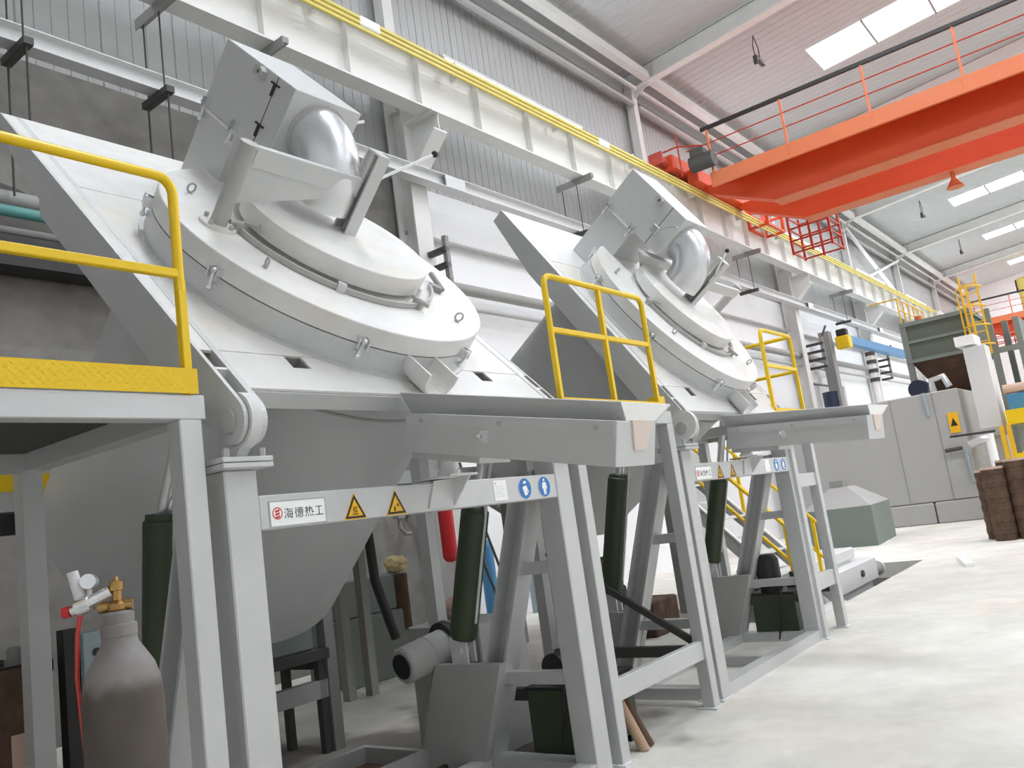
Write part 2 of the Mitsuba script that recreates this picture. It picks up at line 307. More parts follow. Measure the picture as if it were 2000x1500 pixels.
# pipe beam, hangers, pipes and pipe brackets on the left wall
t = thing('pipe_beam', 'pale I beam on the wall columns below the crane runway', 'beam')
put('web', MB().box(X0 + .2, 55, 8.59, 8.61, 7.19, 7.40), 'm_pale', t); put('top_flange', MB().box(X0 + .2, 55, 8.5, 8.7, 7.39, 7.405), 'm_pale', t); put('bottom_flange', MB().box(X0 + .2, 55, 8.5, 8.7, 7.185, 7.2), 'm_pale', t)
for i, c in enumerate(COLX[:6]): put('splice_plate', MB().box(c + .35, c + .85, 8.495, 8.51, 7.19, 7.4), 'm_pale', t)
HANG = ('cut off by the left edge', 'above the back edge of the near deck', 'behind the fume box of the near furnace', 'left of the further fume box', 'right of the further fume box', 'beside the blue jib arm')
for i, xh in enumerate((3.70, 5.27, 6.83, 14.4, 23.45, 32.5)):
    t = thing('pipe_hanger', 'dark angle hanger with two rods on the crane runway, ' + HANG[i], 'bracket')
    put('upper_angle', MB().box(xh - .05, xh + .05, 8.02, 8.88, 8.19, 8.275).box(xh - .05, xh - .04, 8.02, 8.88, 8.13, 8.275), 'm_grey', t)
    for y in (8.42, 8.78): put('rod', MB().tube([(xh, y, 8.2), (xh, y, 7.12)], .010, 6), 'm_dark', t)
    put('lower_angle', MB().box(xh - .05, xh + .05, 8.3, 8.86, 7.08, 7.16), 'm_dark', t)
    if i < 2:
        for y in (8.36, 8.8): put('rod', MB().tube([(xh, y, 7.12), (xh, y, 5.6)], .012, 6), 'm_dark', t)
for nm, y, z, r, mat, lab in (('long_pipe', 9.0, 5.63, .10, 'm_pipe', 'thick dark grey pipe along the white wall'), ('long_pipe', 9.0, 5.29, .04, 'm_midgrey', 'thin grey pipe below the thick pipe on the white wall'),
                              ('long_pipe', 9.2, 6.52, .05, 'm_midgrey', 'grey rail pipe high on the white wall under the pipe beam')):
    put(nm, MB().tube([(X0 + .3 if z < 6 else 9.9, y, z), (46, y, z)], r, 14), mat, smooth=True, label=lab, cat='pipe')
put('long_pipe', MB().tube([(X0 + .3, 8.8, 5.42), (9.4, 8.8, 5.42)], .06, 12), 'm_teal', smooth=True, label='greenish pipe on the dark concrete wall behind the first furnace', cat='pipe')
put('cable_tray', MB().box(1.3, 9.4, 8.85, 9.2, 4.86, 5.14), 'm_black', label='black cable tray on the concrete wall behind the first furnace', cat='cable tray')
for i, c in enumerate((9.62, 28.55, 37.2)):
    t = thing('pipe_bracket', ('dark bracket of stacked arms beside the column behind the first furnace', 'dark bracket of stacked arms left of the white wall door', 'dark bracket of stacked arms right of the white wall door')[i], 'bracket')
    put('post', MB().box(c + .4, c + .48, 8.42, 8.5, 5.2, 6.25), 'm_grey', t)
    for z in (5.18, 5.45, 5.72, 5.98): put('arm', MB().box(c + .36, c + .46, 8.42, YL - .002, z, z + .08), 'm_dark', t)
    if i: put('hook', MB().bar((c + .44, 8.46, 6.2), (c + .62, 8.3, 6.6), .05, .05), 'm_dark', t)
put('grey_post', MB().box(30.35, 30.75, 8.6, 8.95, 0, 6.6), 'm_grey', label='dark grey post standing in front of the white wall by the door', cat='post')
t = thing('jib_arm', 'blue jib arm reaching along the wall towards the green tank', 'crane')
put('arm', MB().bar((30.9, 8.2, 6.22), (39.8, 8.2, 6.28), .28, .30), 'm_blue', t); put('head', MB().box(30.5, 30.95, 8.0, 8.45, 5.9, 6.35, .03), 'm_yellow', t); put('hook_block', MB().box(30.55, 30.85, 8.05, 8.4, 6.35, 6.6, .03), 'm_black', t)

# ------------------------------------------------------------------ overhead cranes
def crane(x0, which):
    t = thing('bridge_crane', which, 'crane')
    gy = [(-11.2, 9.25), (-11.2, 8.95), (-9.8, 8.30), (6.2, 8.30), (7.75, 9.0), (8.0, 9.25)]
    for dx in (.8, 2.95):
        gk = put('girder', MB().prism(gy, (x0 + dx, 0, 0), YA, ZA, 0, .42), 'm_crane', t)
        put('bottom_flange', MB().box(x0 + dx - .06, x0 + dx + .48, -9.8, 6.25, 8.275, 8.30), 'm_orange', gk)
    wk = put('walkway', MB().box(x0, x0 + .8, -11, 7.4, 9.17, 9.23), 'm_crane', t)
    put('fascia', MB().box(x0 - .015, x0, -11, 7.4, 8.95, 9.23).box(x0 - .03, x0 + .05, -11, 7.4, 8.87, 8.95), 'm_orange', wk)
    put('end_carriage', MB().box(x0 - .5, x0 + 4.1, 8.06, 8.64, 9.48, 9.88, .04).box(x0 + .2, x0 + 3.5, 7.8, 8.1, 9.22, 9.6, .03), 'm_crane', t)
    for dx in (-.2, 3.7): put('wheel', MB().cyl((x0 + dx, 8.27, 9.61), (x0 + dx, 8.43, 9.61), .2, n=24), 'm_dark', t, smooth=40)
    put('buffer', MB().cyl((x0 - .5, 8.3, 9.68), (x0 - .9, 8.3, 9.7), .12, n=14).box(x0 - .95, x0 - .88, 8.15, 8.5, 9.55, 9.85), 'm_cage', t)
    put('drive_motor', MB().cyl((x0 - .2, 7.15, 9.5), (x0 - .2, 7.75, 9.5), .2, n=18).box(x0 - .35, x0 - .05, 7.35, 7.7, 9.62, 9.85, .03), 'm_dark', t, smooth=40)
    put('handrail', MB().box(x0 - .03, x0 + .03, -11, 7.45, 10.32, 10.42, .01), 'm_black', t)
    for y in np.arange(7.3, -11, -1.85): put('rail_post', MB().bar((x0, y, 8.9), (x0, y, 10.33), .05, .05), 'm_orange', t)
    for z in (9.63, 9.98): put('mid_rail', MB().tube([(x0, -11, z), (x0, 7.9, z)], .014, 6), 'm_cage', t)
    put('end_rail', MB().tube([(x0, 7.45, 9.98), (x0 - .5, 7.9, 9.98), (x0 - .5, 8.3, 9.98)], .02, 6).tube([(x0 - .5, 7.9, 9.2), (x0 - .5, 7.9, 10.33)], .02, 6), 'm_cage', t)
    cg = MB(); a, b = x0 + 4.6, x0 + 5.9
    for xx in (a, b):
        for y in (7.75, 8.3): cg.bar((xx, y, 8.95), (xx, y, 9.95), .09, .09)
        for z in (8.98, 9.45): cg.bar((xx, 7.75, z), (xx, 8.3, z), .07, .07)
    for y in (7.75, 8.3):
        for z in (8.98, 9.45): cg.bar((a, y, z), (b, y, z), .07, .07)
    cg.bar((x0 + 3.2, 8.0, 9.8), (b, 8.0, 9.9), .14, .14)
    put('service_cage', cg, 'm_crane', t)
    c2 = MB(); a, b = x0 + 4.6, x0 + 5.6
    for xx in (a, b):
        for y in (6.1, 6.65, 7.2): c2.bar((xx, y, 7.85), (xx, y, 9.1), .06, .06)
        for z in (7.9, 8.25, 8.6, 8.95): c2.bar((xx, 6.1, z), (xx, 7.2, z), .04, .04)
    for y in (6.1, 7.2):
        for z in (7.9, 8.25, 8.6, 8.95): c2.bar((a, y, z), (b, y, z), .04, .04)
    c2.bar((x0 + 3.2, 6.4, 9.1), (b, 6.4, 9.1), .08, .08)
    put('ladder_cage', c2, 'm_cage', t)
    put('floodlight', MB().lathe([(.05, 0), (.05, .4), (.2, 1), (0, 1)], (x0 + 3.1, 2.72, 8.28), (x0 + 3.1, 2.72, 7.9), 16), 'm_orange', t, smooth=40)
    return t
crane(19.1, 'orange red overhead bridge crane with a black topped handrail, nearest')
ct = crane(55.5, 'orange overhead bridge crane far away at the end of the hall')
put('trolley', MB().box(56.4, 58.6, 3.4, 5.0, 9.3, 11.3, .1), 'm_bar', ct); put('trolley_hoist', MB().cyl((57.0, 3.3, 10.9), (57.0, 5.1, 10.9), .4, n=20), 'm_dark', ct, smooth=40)

# ------------------------------------------------------------------ tilting furnaces
def furnace(tilt, dx, y0, z0, ulen, lab, taper):
    th = math.radians(tilt)
    def W(v):
        v = np.asarray(v, float); x, u, w = v[:, 0], v[:, 1], v[:, 2]
        return np.stack([x + dx, y0 + u * math.cos(th) - w * math.sin(th), z0 + u * math.sin(th) + w * math.cos(th)], 1)
    t = thing('tilting_furnace', lab, 'furnace')
    def P(name, mb, mat, parent=t, **kw): return put(name, mb.map(W), mat, parent, **kw)
    CX, CU = 3.315, 1.273
    O = (0, 0, 0)
    hole = Point(CX, CU).buffer(.98, 48)
    win = [sbox(2.555, .303, 2.662, .41), sbox(3.968, .303, 4.075, .41)]
    front = sbox(2.202, .11, 4.488, .406).difference(unary_union(win + [hole]))
    P('deck_panel', MB().prism(front, O, XA, YA, .088, .1), 'm_checker')
    P('deck_panel', MB().prism(sbox(2.202, .411, 4.488, 2.088).difference(hole), O, XA, YA, .088, .1), 'm_lit_top')
    P('deck_panel', MB().prism(sbox(2.202, 2.094, 4.488, ulen), O, XA, YA, .088, .1), 'm_lit_top')
    P('deck_frame', MB().box(2.2, 4.49, .10, .13, -.0, .086).box(2.2, 4.49, ulen - .03, ulen, -.02, .087).box(2.2, 4.49, 2.05, 2.13, -.05, .087), 'm_paint')
    P('window_well', MB().box(2.54, 2.675, .29, .42, -.05, -.04).box(3.955, 4.09, .29, .42, -.05, -.04).box(2.54, 2.55, .29, .42, -.04, .087).box(2.665, 2.675, .29, .42, -.04, .087)
      .box(2.54, 2.675, .415, .42, -.04, .087).box(3.955, 3.963, .29, .42, -.04, .087).box(4.08, 4.09, .29, .42, -.04, .087), 'm_grey')
    if taper: low = [(ulen, .07), (2.75, -.03), (2.235, -.075), (2.165, -.14), (.63, -.15), (.22, -.14)]
    else: low = [(ulen, -.035), (2.14, -.118), (.43, -.12), (.22, -.12)]
    side = [(ulen, .1)] + arc(0, 0, .104, 90, 290, 14) + low[::-1]
    for s in (0, 1):
        f = (lambda q: q) if s == 0 else (lambda q: 6.63 - q)
        for a, b in ((2.085, 2.105), (2.168, 2.2)):
            a_, b_ = sorted((f(a), f(b)))
            P('side_plate', MB().prism(side, (a_, 0, 0), YA, ZA, 0, b_ - a_), 'm_paint')
        a_, b_ = sorted((f(2.105), f(2.168)))
        P('edge_cover', MB().box(a_, b_, .403, ulen, .085, .1).box(a_, b_, .247, .265, .0, .1), 'm_lit_top')
        P('pivot_pin', MB().cyl((f(2.066), 0, 0), (f(2.215), 0, 0), .052, n=24), 'm_midgrey', smooth=40)
    P('vessel', MB().lathe([(1.01, 0), (1.01, .97), (.9, 1.02), (0, 1.02)], (CX, CU, .086), (CX, CU, -1.93), 96), 'm_paint', smooth=30)
    P('weld_band', MB().lathe([(1.011, 0), (1.019, .2), (1.019, .8), (1.011, 1)], (CX, CU, -.17), (CX, CU, -.19), 96), 'm_midgrey', smooth=30)
    bk = P('base_ring', MB().lathe([(.97, 0), (1.03, 0), (1.03, .1), (1.006, .12), (1.006, 1), (.985, 1.0), (.985, 1.05)], (CX, CU, .1), (CX, CU, .240), 96), 'm_paint', smooth=30)
    lid = P('lid', MB().lathe([(.985, 0), (1.005, 0), (1.005, .96), (1.0, 1), (0, 1)], (CX, CU, .247), (CX, CU, .353), 96), 'm_lit_top', smooth=30)
    inn = P('inner_lid', MB().lathe([(.5, -.05), (.5, .22), (.572, .22), (.572, .97), (.568, 1), (0, 1)], (CX, CU, .353), (CX, CU, .494), 72), 'm_lit_top', smooth=30)
    pol = lambda a, r, w: (CX + r * math.cos(math.radians(a)), CU + r * math.sin(math.radians(a)), w)
    # clamping bar round the inner lid
    for a0, a1 in ((181, 287), (291, 333)):
        m = MB(); A = np.linspace(a0, a1, 30); v = []
        for a in A: v += [pol(a, .648, .356), pol(a, .664, .356), pol(a, .664, .386), pol(a, .648, .386)]
        fs = []
        for i in range(len(A) - 1):
            for j in range(4):
                q, r_ = i * 4 + j, i * 4 + (j + 1) % 4; fs += [[q, r_, r_ + 4], [q, r_ + 4, q + 4]]
        fs += [[0, 1, 2], [0, 2, 3]]; e = len(v) - 4; fs += [[e, e + 1, e + 2], [e, e + 2, e + 3]]
        P('clamp_bar', m.add(v, fs), 'm_midgrey')
    def radial(a, r0, r1, hw, w0, w1):                # a small block, radial from r0 to r1
        ca, sa = math.cos(math.radians(a)), math.sin(math.radians(a)); tx, ty = -sa * hw, ca * hw; q = []
        for w in (w0, w1):
            q += [(CX + ca * r0 - tx, CU + sa * r0 - ty, w), (CX + ca * r1 - tx, CU + sa * r1 - ty, w), (CX + ca * r1 + tx, CU + sa * r1 + ty, w), (CX + ca * r0 + tx, CU + sa * r0 + ty, w)]
        return MB().hexa(q)
    P('clip', MB(). add(*(lambda m: (m.vertices, m.faces))(radial(240, .632, .675, .024, .354, .40).mesh())), 'm_paint')
    for a in (181, 289):
        m = radial(a, .625, .685, .02, .354, .405); b_ = pol(a, .6, .40); c_ = pol(a, .72, .40)
        m.tube([pol(a - 1.5, .64, .40), pol(a + 7, .60, .43)], .011, 8).tube([b_, c_], .014, 8); P('tee_clamp', m, 'm_midgrey')
    m = radial(333, .66, .74, .03, .354, .39); m.tube([pol(333, .75, .375), pol(347, .72, .40)], .018, 8); P('tee_clamp', m, 'm_grey')
    for a, r in ((210.7, .835), (-57, .865), (150, .84), (35, .86)):
        c = pol(a, r, .385); ax = np.array([math.cos(math.radians(a + 40)), math.sin(math.radians(a + 40)), 0])
        ring = [np.array(c) + .026 * (math.cos(q) * ax + math.sin(q) * np.array([0, 0, 1])) for q in np.linspace(0, 2 * np.pi, 16)[:-1]]
        P('lifting_eye', MB().tube(ring, .006, 6, close=True).cyl(pol(a, r, .353), pol(a, r, .363), .014, n=10), 'm_midgrey', lid, smooth=40)
    for a in (-157.5, -112.5, -67.5, 157.5, 112.5, 67.5, 22.5, -22.5):
        m = radial(a, 1.003, 1.03, .03, .252, .262)
        for h in (-.026, .026):
            sh = math.degrees(h / 1.02); mm = radial(a + sh, 1.003, 1.055, .004, .235, .292).mesh(); m.add(mm.vertices, mm.faces)
        mm = radial(a, 1.004, 1.02, .022, .185, .205).mesh(); m.add(mm.vertices, mm.faces)
        m.tube([pol(a, 1.035, .195), pol(a, 1.045, .275)], .009, 8).sphere(pol(a, 1.045, .28), .016, 1).sphere(pol(a, 1.035, .185), .016, 1)
        P('toggle_latch', m, 'm_chrome')
    # pouring spout: an open half pipe
    o, i_, rr = [], [], .112
    pr = [(-rr, .247), (-rr, .215)] + [(rr * math.cos(math.radians(q)), .215 + rr * math.sin(math.radians(q))) for q in range(190, 351, 16)] + [(rr, .215), (rr, .247)]
    ri = rr - .014
    pi_ = [(ri, .247), (ri, .215)] + [(ri * math.cos(math.radians(q)), .215 + ri * math.sin(math.radians(q))) for q in range(350, 189, -16)] + [(-ri, .215), (-ri, .247)]
    P('spout', MB().prism(pr + pi_, (CX + .015, .30, 0), XA, ZA, 0, .225), 'm_lit_top')
    P('spout_mouth', MB().prism([(-ri, .222)] + [(ri * math.cos(math.radians(q)), .215 + ri * math.sin(math.radians(q))) for q in range(190, 351, 16)] + [(ri, .222)], (CX + .015, .30, 0), XA, ZA, -.01, 0), 'm_dark')
    # swing post, arm and screw bracket that lift the inner lid
    px, pu, wa = (2.55, 1.285, .715) if taper else (4.16, 1.33, .66)
    pk = P('swing_post', MB().lathe([(.045, 0), (.045, .96), (.052, .962), (.052, .99), (.04, 1), (0, 1)], (px, pu, .353), (px, pu, wa + .12), 28), 'm_midgrey', smooth=40)
    P('flange', MB().cyl((px, pu, .353), (px, pu, .369), .1, n=28), 'm_lit_top', pk, smooth=40)
    for a in range(0, 360, 90): P('bolt', MB().cyl((px + .078 * math.cos(math.radians(a + 30)), pu + .078 * math.sin(math.radians(a + 30)), .369), (px + .078 * math.cos(math.radians(a + 30)), pu + .078 * math.sin(math.radians(a + 30)), .392), .012, n=6), 'm_midgrey', pk)
    bx = 3.30; lever_to = (3.72, 1.25, 1.11) if taper else (3.20, 1.25, 1.11)
    if taper:
        ak = P('swing_arm', MB().box(2.58, 3.30, 1.248, 1.292, wa, wa + .117, .004), 'm_paint')
        P('gusset', MB().prism([(2.585, .715), (3.25, .715), (3.21, .685), (2.585, .505)], (0, 1.262 + .018, 0), XA, ZA, 0, .018), 'm_paint', ak)
    else:
        ak = P('swing_arm', MB().box(bx + .085, 4.12, 1.25, 1.29, wa, wa + .1, .004), 'm_paint')
        P('duct_bracket', MB().box(2.80, 3.50, 1.70, 1.80, .60, .615).prism([(2.80, .60), (3.50, .60), (3.50, .36), (3.2, .36)], (0, 1.79, 0), XA, ZA, 0, .014), 'm_paint')
    b2 = P('screw_bracket', MB().box(bx, bx + .085, 1.21, 1.222, .494, 1.0).box(bx, bx + .085, 1.322, 1.334, .494, 1.0).box(bx + .073, bx + .085, 1.222, 1.322, .494, .74).box(bx, bx + .085, 1.21, 1.334, .99, 1.0), 'm_paint')
    P('screw', MB().lathe([(.017 if i % 2 else .021, i / 40) for i in range(41)], (bx + .04, 1.272, .50), (bx + .04, 1.272, 1.0), 12), 'm_grey', b2)
    lv = P('lever', MB().tube([(bx + .06, 1.25, .83), lever_to], .0095, 8), 'm_brightwhite', smooth=40)
    P('knob', MB().sphere(lever_to, .021, 2), 'm_black', lv, smooth=True)
    # fume hood: lower duct on the deck, upper box over the lid, elbow pipe
    P('hood_duct', MB().box(2.94, 3.43, 2.035, 2.46, .1, .655, .004), 'm_paint')
    hb = P('hood_box', MB().box(2.94, 3.43, 1.66, 2.48, .668, 1.105, .004), 'm_paint')
    P('flange_strip', MB().box(2.925, 3.445, 2.02, 2.475, .655, .668), 'm_lit_top', hb)
    P('door_seam', MB().box(2.9385, 2.941, 1.842, 1.848, .67, 1.1), 'm_dark', hb)
    if not taper: P('door_latch', MB().box(2.90, 2.94, 1.80, 1.88, .80, .88, .006).box(2.905, 2.94, 1.79, 1.89, .83, .845).tube([(2.915, 1.82, .86), (2.90, 1.70, .98), (2.90, 1.66, 1.0)], .009, 8), 'm_chrome', hb)
    for w in (1.02, .77) if taper else (): P('hinge', MB().cyl((2.932, 1.845, w - .035), (2.932, 1.845, w + .035), .009, n=8).box(2.93, 2.941, 1.80, 1.89, w + .03, w + .04), 'm_black', hb)
    P('lifting_lug', MB().prism(Polygon([(1.96, 1.04), (2.05, 1.04), (2.05, 1.09), (2.0, 1.1), (1.96, 1.08)]).difference(Point(2.0, 1.065).buffer(.013)), (2.90, 0, 0), YA, ZA, 0, .04), 'm_midgrey', hb)
    P('handle', MB().tube([(3.43, 1.75, 1.0), (3.52, 1.72, 1.06)], .01, 8), 'm_brightwhite', hb)
    for uu in (2.06, 2.43):
        P('toggle_latch', MB().box(2.905, 2.94, uu - .03, uu + .03, .69, .70).box(2.91, 2.94, uu - .028, uu - .022, .66, .73).box(2.91, 2.94, uu + .022, uu + .028, .66, .73).tube([(2.922, uu, .60), (2.922, uu, .70)], .008, 8).sphere((2.922, uu, .595), .016, 1).box(2.92, 2.94, uu - .02, uu + .02, .59, .61), 'm_chrome', hb)
    el = [(3.19, 1.66, .885), (3.19, 1.64, .885)] + [(3.19, 1.64 - .25 * math.sin(q), .635 + .25 * math.cos(q)) for q in np.linspace(.1, math.pi / 2, 16)] + [(3.19, 1.39, .58)]
    ek = P('elbow_pipe', MB().tube(el, .178, 48), 'm_alu', smooth=40)
    P('collar', MB().lathe([(.178, 0), (.196, 0), (.196, 1), (.178, 1)], (3.19, 1.66, .885), (3.19, 1.648, .885), 40), 'm_midgrey', ek, smooth=40)
    return t, W
FA, WA = furnace(46, 0, 3.05, 2.17, 3.06, 'grey tilting furnace with round lid and fume box, tipped forward behind the near railing', True)
FB, WB = furnace(56.2, 4.28, 3.10, 2.145, 2.84, 'grey tilting furnace tipped steeply behind the middle yellow railing, further from the camera', False)

# stands of the furnaces
def stand(dx, dy, lab, n_):
    t = thing('furnace_stand', lab, 'frame')
    def P(name, mb, mat='m_paint', parent=t, **kw): return put(name, mb.map(lambda v: v + np.array([dx, dy, 0])), mat, parent, **kw)
    for s, (a, b) in enumerate(((2.05, 2.21), (4.42, 4.585))):
        cm = (a + b) / 2
        ck = P('column', MB().box(a, b, 3.07, 3.23, 0, 1.965, .006))
        P('top_plate', MB().box(a - .045, b + .04, 3.0, 3.26, 1.966, 1.988, .003).box(a - .045, b + .04, 3.0, 3.26, 1.991, 2.013, .003), parent=ck)
        for bx in (a - .01, b + .005):
            for by in (3.03, 3.225): P('bolt', MB().cyl((bx, by, 2.013), (bx, by, 2.05), .016, n=6), 'm_midgrey', ck)
        xb = 2.110 if s == 0 else 6.63 - 2.163
        neck = unary_union([Point(3.05, 2.17).buffer(.122, 24), Polygon([(3.05, 2.2), (2.965, 2.12), (3.07, 2.013), (3.19, 2.013), (3.15, 2.17)])])
        P('bearing_bracket', MB().prism(neck, (xb, 0, 0), YA, ZA, 0, .053), 'm_pale')
        # rear leg of the side frame, a welded U section leaning back, and its cross bars
        def yl(z): return 3.245 + (1.9 - z) * .36
        for z0, z1 in ((1.9, .02),):
            lk = MB()
            for o0, o1, xa, xb_ in ((0, .02, a, b), (.15, .17, a, b), (.02, .15, b - .05, b - .04)):
                lk.hexa([(xa, yl(z1) + o0, z1), (xb_, yl(z1) + o0, z1), (xb_, yl(z1) + o1, z1), (xa, yl(z1) + o1, z1), (xa, yl(z0) + o0, z0), (xb_, yl(z0) + o0, z0), (xb_, yl(z0) + o1, z0), (xa, yl(z0) + o1, z0)])
            P('rear_leg', lk)
        for z in (1.24, .555): P('cross_bar', MB().box(a + .02, b - .06, 3.23, yl(z) + .01, z, z + .075))
        P('sill', MB().box(a + .01, b - .01, 3.23, 4.3, 0, .09))
        P('foot_plate', MB().box(a - .03, b + .03, 3.05, 3.27, 0, .012), 'm_pale')
    P('beam', MB().box(2.21, 4.42, 3.075, 3.215, 1.703, 1.852, .005))
    P('beam_bracket', MB().prism([(3.30, 1.86), (3.50, 1.87), (3.42, 1.715), (3.24, 1.72)], (0, 3.074, 0), XA, ZA, 0, .008).prism([(2.93, 1.875), (3.074, 1.875), (3.074, 1.72)], (3.44, 0, 0), YA, ZA, 0, .012).box(3.28, 3.5, 2.93, 3.2, 1.868, 1.88), 'm_pale')
    P('floor_beam', MB().box(2.21, 4.42, 3.08, 3.2, 0, .1))
    P('floor_beam', MB().box(2.21, 4.42, 3.9, 4.0, 0, .09))
    P('floor_beam', MB().box(3.27, 3.37, 3.2, 3.9, 0, .09))
    return t
stand(0, 0, 'grey steel stand carrying the near furnace, with two rear sloping legs', 0)
stand(4.24, .035, 'grey steel stand carrying the further furnace', 1)

# launders under the spouts
def launder(xr, yr, zr, xf, yf, zf, lab):
    t = thing('pouring_launder', lab, 'trough')
    d = np.array([xf - xr, yf - yr, zf - zr]); L = np.linalg.norm(d); d /= L
    sx = np.cross(d, ZA); sx /= np.linalg.norm(sx); sx = sx if sx[0] > 0 else -sx; up = np.cross(sx, d); up = up if up[2] > 0 else -up
    o = np.array([xr, yr, zr])                       # rear lower left edge; local axes: side, along, up
    def W(v): v = np.asarray(v, float); return o + v[:, :1] * sx + v[:, 1:2] * d + v[:, 2:3] * up
    def P(n, m, mat, parent=t, **k): return put(n, m.map(W), mat, parent, **k)
    w = .345
    P('trough_box', MB().box(0, w, 0, L, 0, .195, .003), 'm_paint')
    P('side_strip', MB().box(-.006, 0, .02, L - .01, .135, .195).box(w, w + .006, .02, L - .01, .135, .195), 'm_paint')
    for q in (.12, .62, 1.15): P('bolt', MB().cyl((-.006, q, .165), (-.018, q, .165), .011, n=6), 'm_midgrey')
    P('lug', MB().prism(Polygon([(0, .075), (0, .125), (-.045, .10)]).difference(Point(-.018, .10).buffer(.009)), (0, .52, 0), XA, ZA, 0, .01).box(-.004, 0, .50, .55, .07, .13), 'm_pale')
    def plate(p0, p1, p2, p3, th):
        p = np.array([p0, p1, p2, p3], float); n = np.cross(p[1] - p[0], p[3] - p[0]); n /= np.linalg.norm(n); return MB().hexa(np.vstack([p, p + n * th]))
    P('left_flare', plate((.075, -.03, .197), (.075, L, .197), (.0, L + .015, .277), (-.0, -.05, .30), .006), 'm_paint')
    P('right_flare', plate((w - .0, -.03, .197), (w - .0, L, .197), (w + .11, L + .015, .277), (w + .11, -.05, .30), .006), 'm_paint')
    P('end_flare', plate((.075, L - .004, .197), (w, L - .004, .197), (w + .11, L + .012, .277), (0, L + .012, .277), .008), 'm_brightwhite', label='bright white end plate of the flared trough')
    P('refractory', MB().prism([(.12, .20), (.30, .20), (.25, .07), (.15, .07)], (0, L - .02, 0), XA, ZA, 0, -.028), 'm_refr', label='pinkish refractory lining showing at the mouth')
    pv = P('under_box', MB().box(.06, w - .04, .0, .45, -.035, 0), 'm_paint')
    return t, o
launder(3.10, 3.06, 2.02, 3.10, 1.84, 1.757, 'grey trough with flared rim under the spout of the near furnace')
launder(7.22, 3.10, 1.955, 7.10, 1.86, 1.838, 'grey trough with flared rim under the spout of the further furnace')
for x_, y_, lab in ((3.32, 3.0, 'near'), (7.38, 3.02, 'further')):
    put('pivot_post', MB().lathe([(.062, 0), (.062, .2), (.05, .2), (.05, 1), (0, 1)], (x_ + .03, y_, 1.88), (x_ + .03, y_, 1.985 if lab == 'near' else 1.955), 20), 'm_pale', smooth=40, label='short round pivot post under the trough of the %s furnace' % lab, cat='post')

# hydraulic cylinders with their pedestals
def ram(base, top, rod, lab, key='hydraulic_cylinder'):
    base, top, rod = (np.array(q, float) for q in (base, top, rod)); k_ = 1.15; t = thing(key, lab, 'hydraulic cylinder')
    d = (top - base) / np.linalg.norm(top - base)
    put('barrel', MB().lathe([(0, 0), (.08, 0), (.096, .03), (.096, .97), (.085, .98), (.085, 1), (0, 1)], base, top, 28), 'm_green', t, smooth=35)
    put('rod', MB().cyl(top, rod, .036, n=18), 'm_alu', t, smooth=40)
    put('oil_pipe', MB().tube([base + d * .1 + (.0, -.1, 0), top + (.0, -.095, 0), top + d * .12 + (.02, -.07, 0), rod * .6 + top * .4 + (.02, -.06, 0)], .012, 8), 'm_pale', t, smooth=True)
    put('clevis', MB().box(base[0] - .05, base[0] - .03, base[1] - .06, base[1] + .08, base[2] - .16, base[2] + .02).box(base[0] + .03, base[0] + .05, base[1] - .06, base[1] + .08, base[2] - .16, base[2] + .02).cyl((base[0] - .07, base[1], base[2] - .07), (base[0] + .07, base[1], base[2] - .07), .025, n=12), 'm_pale', t)
def pedestal(x0, x1, dy, lab):
    put('ram_pedestal', MB().prism([(3.66 + dy, .70), (4.24 + dy, .70), (4.50 + dy, 0), (3.93 + dy, 0)], (x0, 0, 0), YA, ZA, 0, x1 - x0), 'm_midgrey', label=lab, cat='pedestal')
ram((4.42, 4.02, .86), (4.42, 3.76, 1.72), (4.42, 3.50, 2.38), 'dark green hydraulic cylinder right of the near furnace vessel')
ram((2.22, 4.0, .72), (2.22, 3.84, 1.86), (2.22, 3.55, 2.40), 'dark green hydraulic cylinder behind the grey gas bottle')
ram((8.66, 4.13, .86), (8.66, 3.88, 1.73), (8.66, 3.70, 2.42), 'dark green hydraulic cylinder right of the further furnace, before the yellow stairs')
ram((6.44, 4.06, .86), (6.44, 3.80, 1.86), (6.44, 3.58, 2.40), 'dark green hydraulic cylinder left of the further furnace vessel')
for a, b, dy, lab in ((4.34, 4.41, .0, 'grey sloped pedestal plate under the cylinder right of the near furnace'), (2.15, 2.3, .05, 'grey sloped pedestal plate under the cylinder behind the gas bottle'),
                      (8.57, 8.65, .04, 'grey sloped pedestal plate under the cylinder before the yellow stairs'), (6.36, 6.43, .04, 'grey sloped pedestal plate under the cylinder left of the further furnace')):
    pedestal(a, b, dy, lab)

# ------------------------------------------------------------------ working platforms between the furnaces
def railing_run(t, xs, y, posts, toe, mid, ztop=3.205, end_bend=(True, True), r=.021):
    rk = thing_part = None
    a, b = xs; q = .07; pts = []
    if end_bend[0]: pts += [(a, y, ztop - .5), (a, y, ztop - q)] + [(a + q - q * math.cos(s), y, ztop - q + q * math.sin(s)) for s in np.linspace(.2, 1.57, 5)]
    else: pts += [(a, y, ztop)]
    if end_bend[1]: pts += [(b - q + q * math.sin(s), y, ztop - q + q * math.cos(s)) for s in np.linspace(0, 1.4, 5)] + [(b, y, ztop - q), (b, y, ztop - .5)]
    else: pts += [(b, y, ztop)]
    put('top_rail', MB().tube(pts, r, 12), 'm_yellow', t, smooth=50)
    for p in posts: put('railing_post', MB().box(p - .018, p + .018, y - .018, y + .018, 2.285, ztop - (.02 if p not in xs else .45), .003), 'm_yellow', t)
    put('mid_rail', MB().box(a, b, y - .016, y + .016, mid - .019, mid + .019, .004), 'm_yellow', t)
    put('toe_plate', MB().box(a - .03, b + .03, y - .03, y - .024, 2.285, toe), 'm_yellow_checker', t)
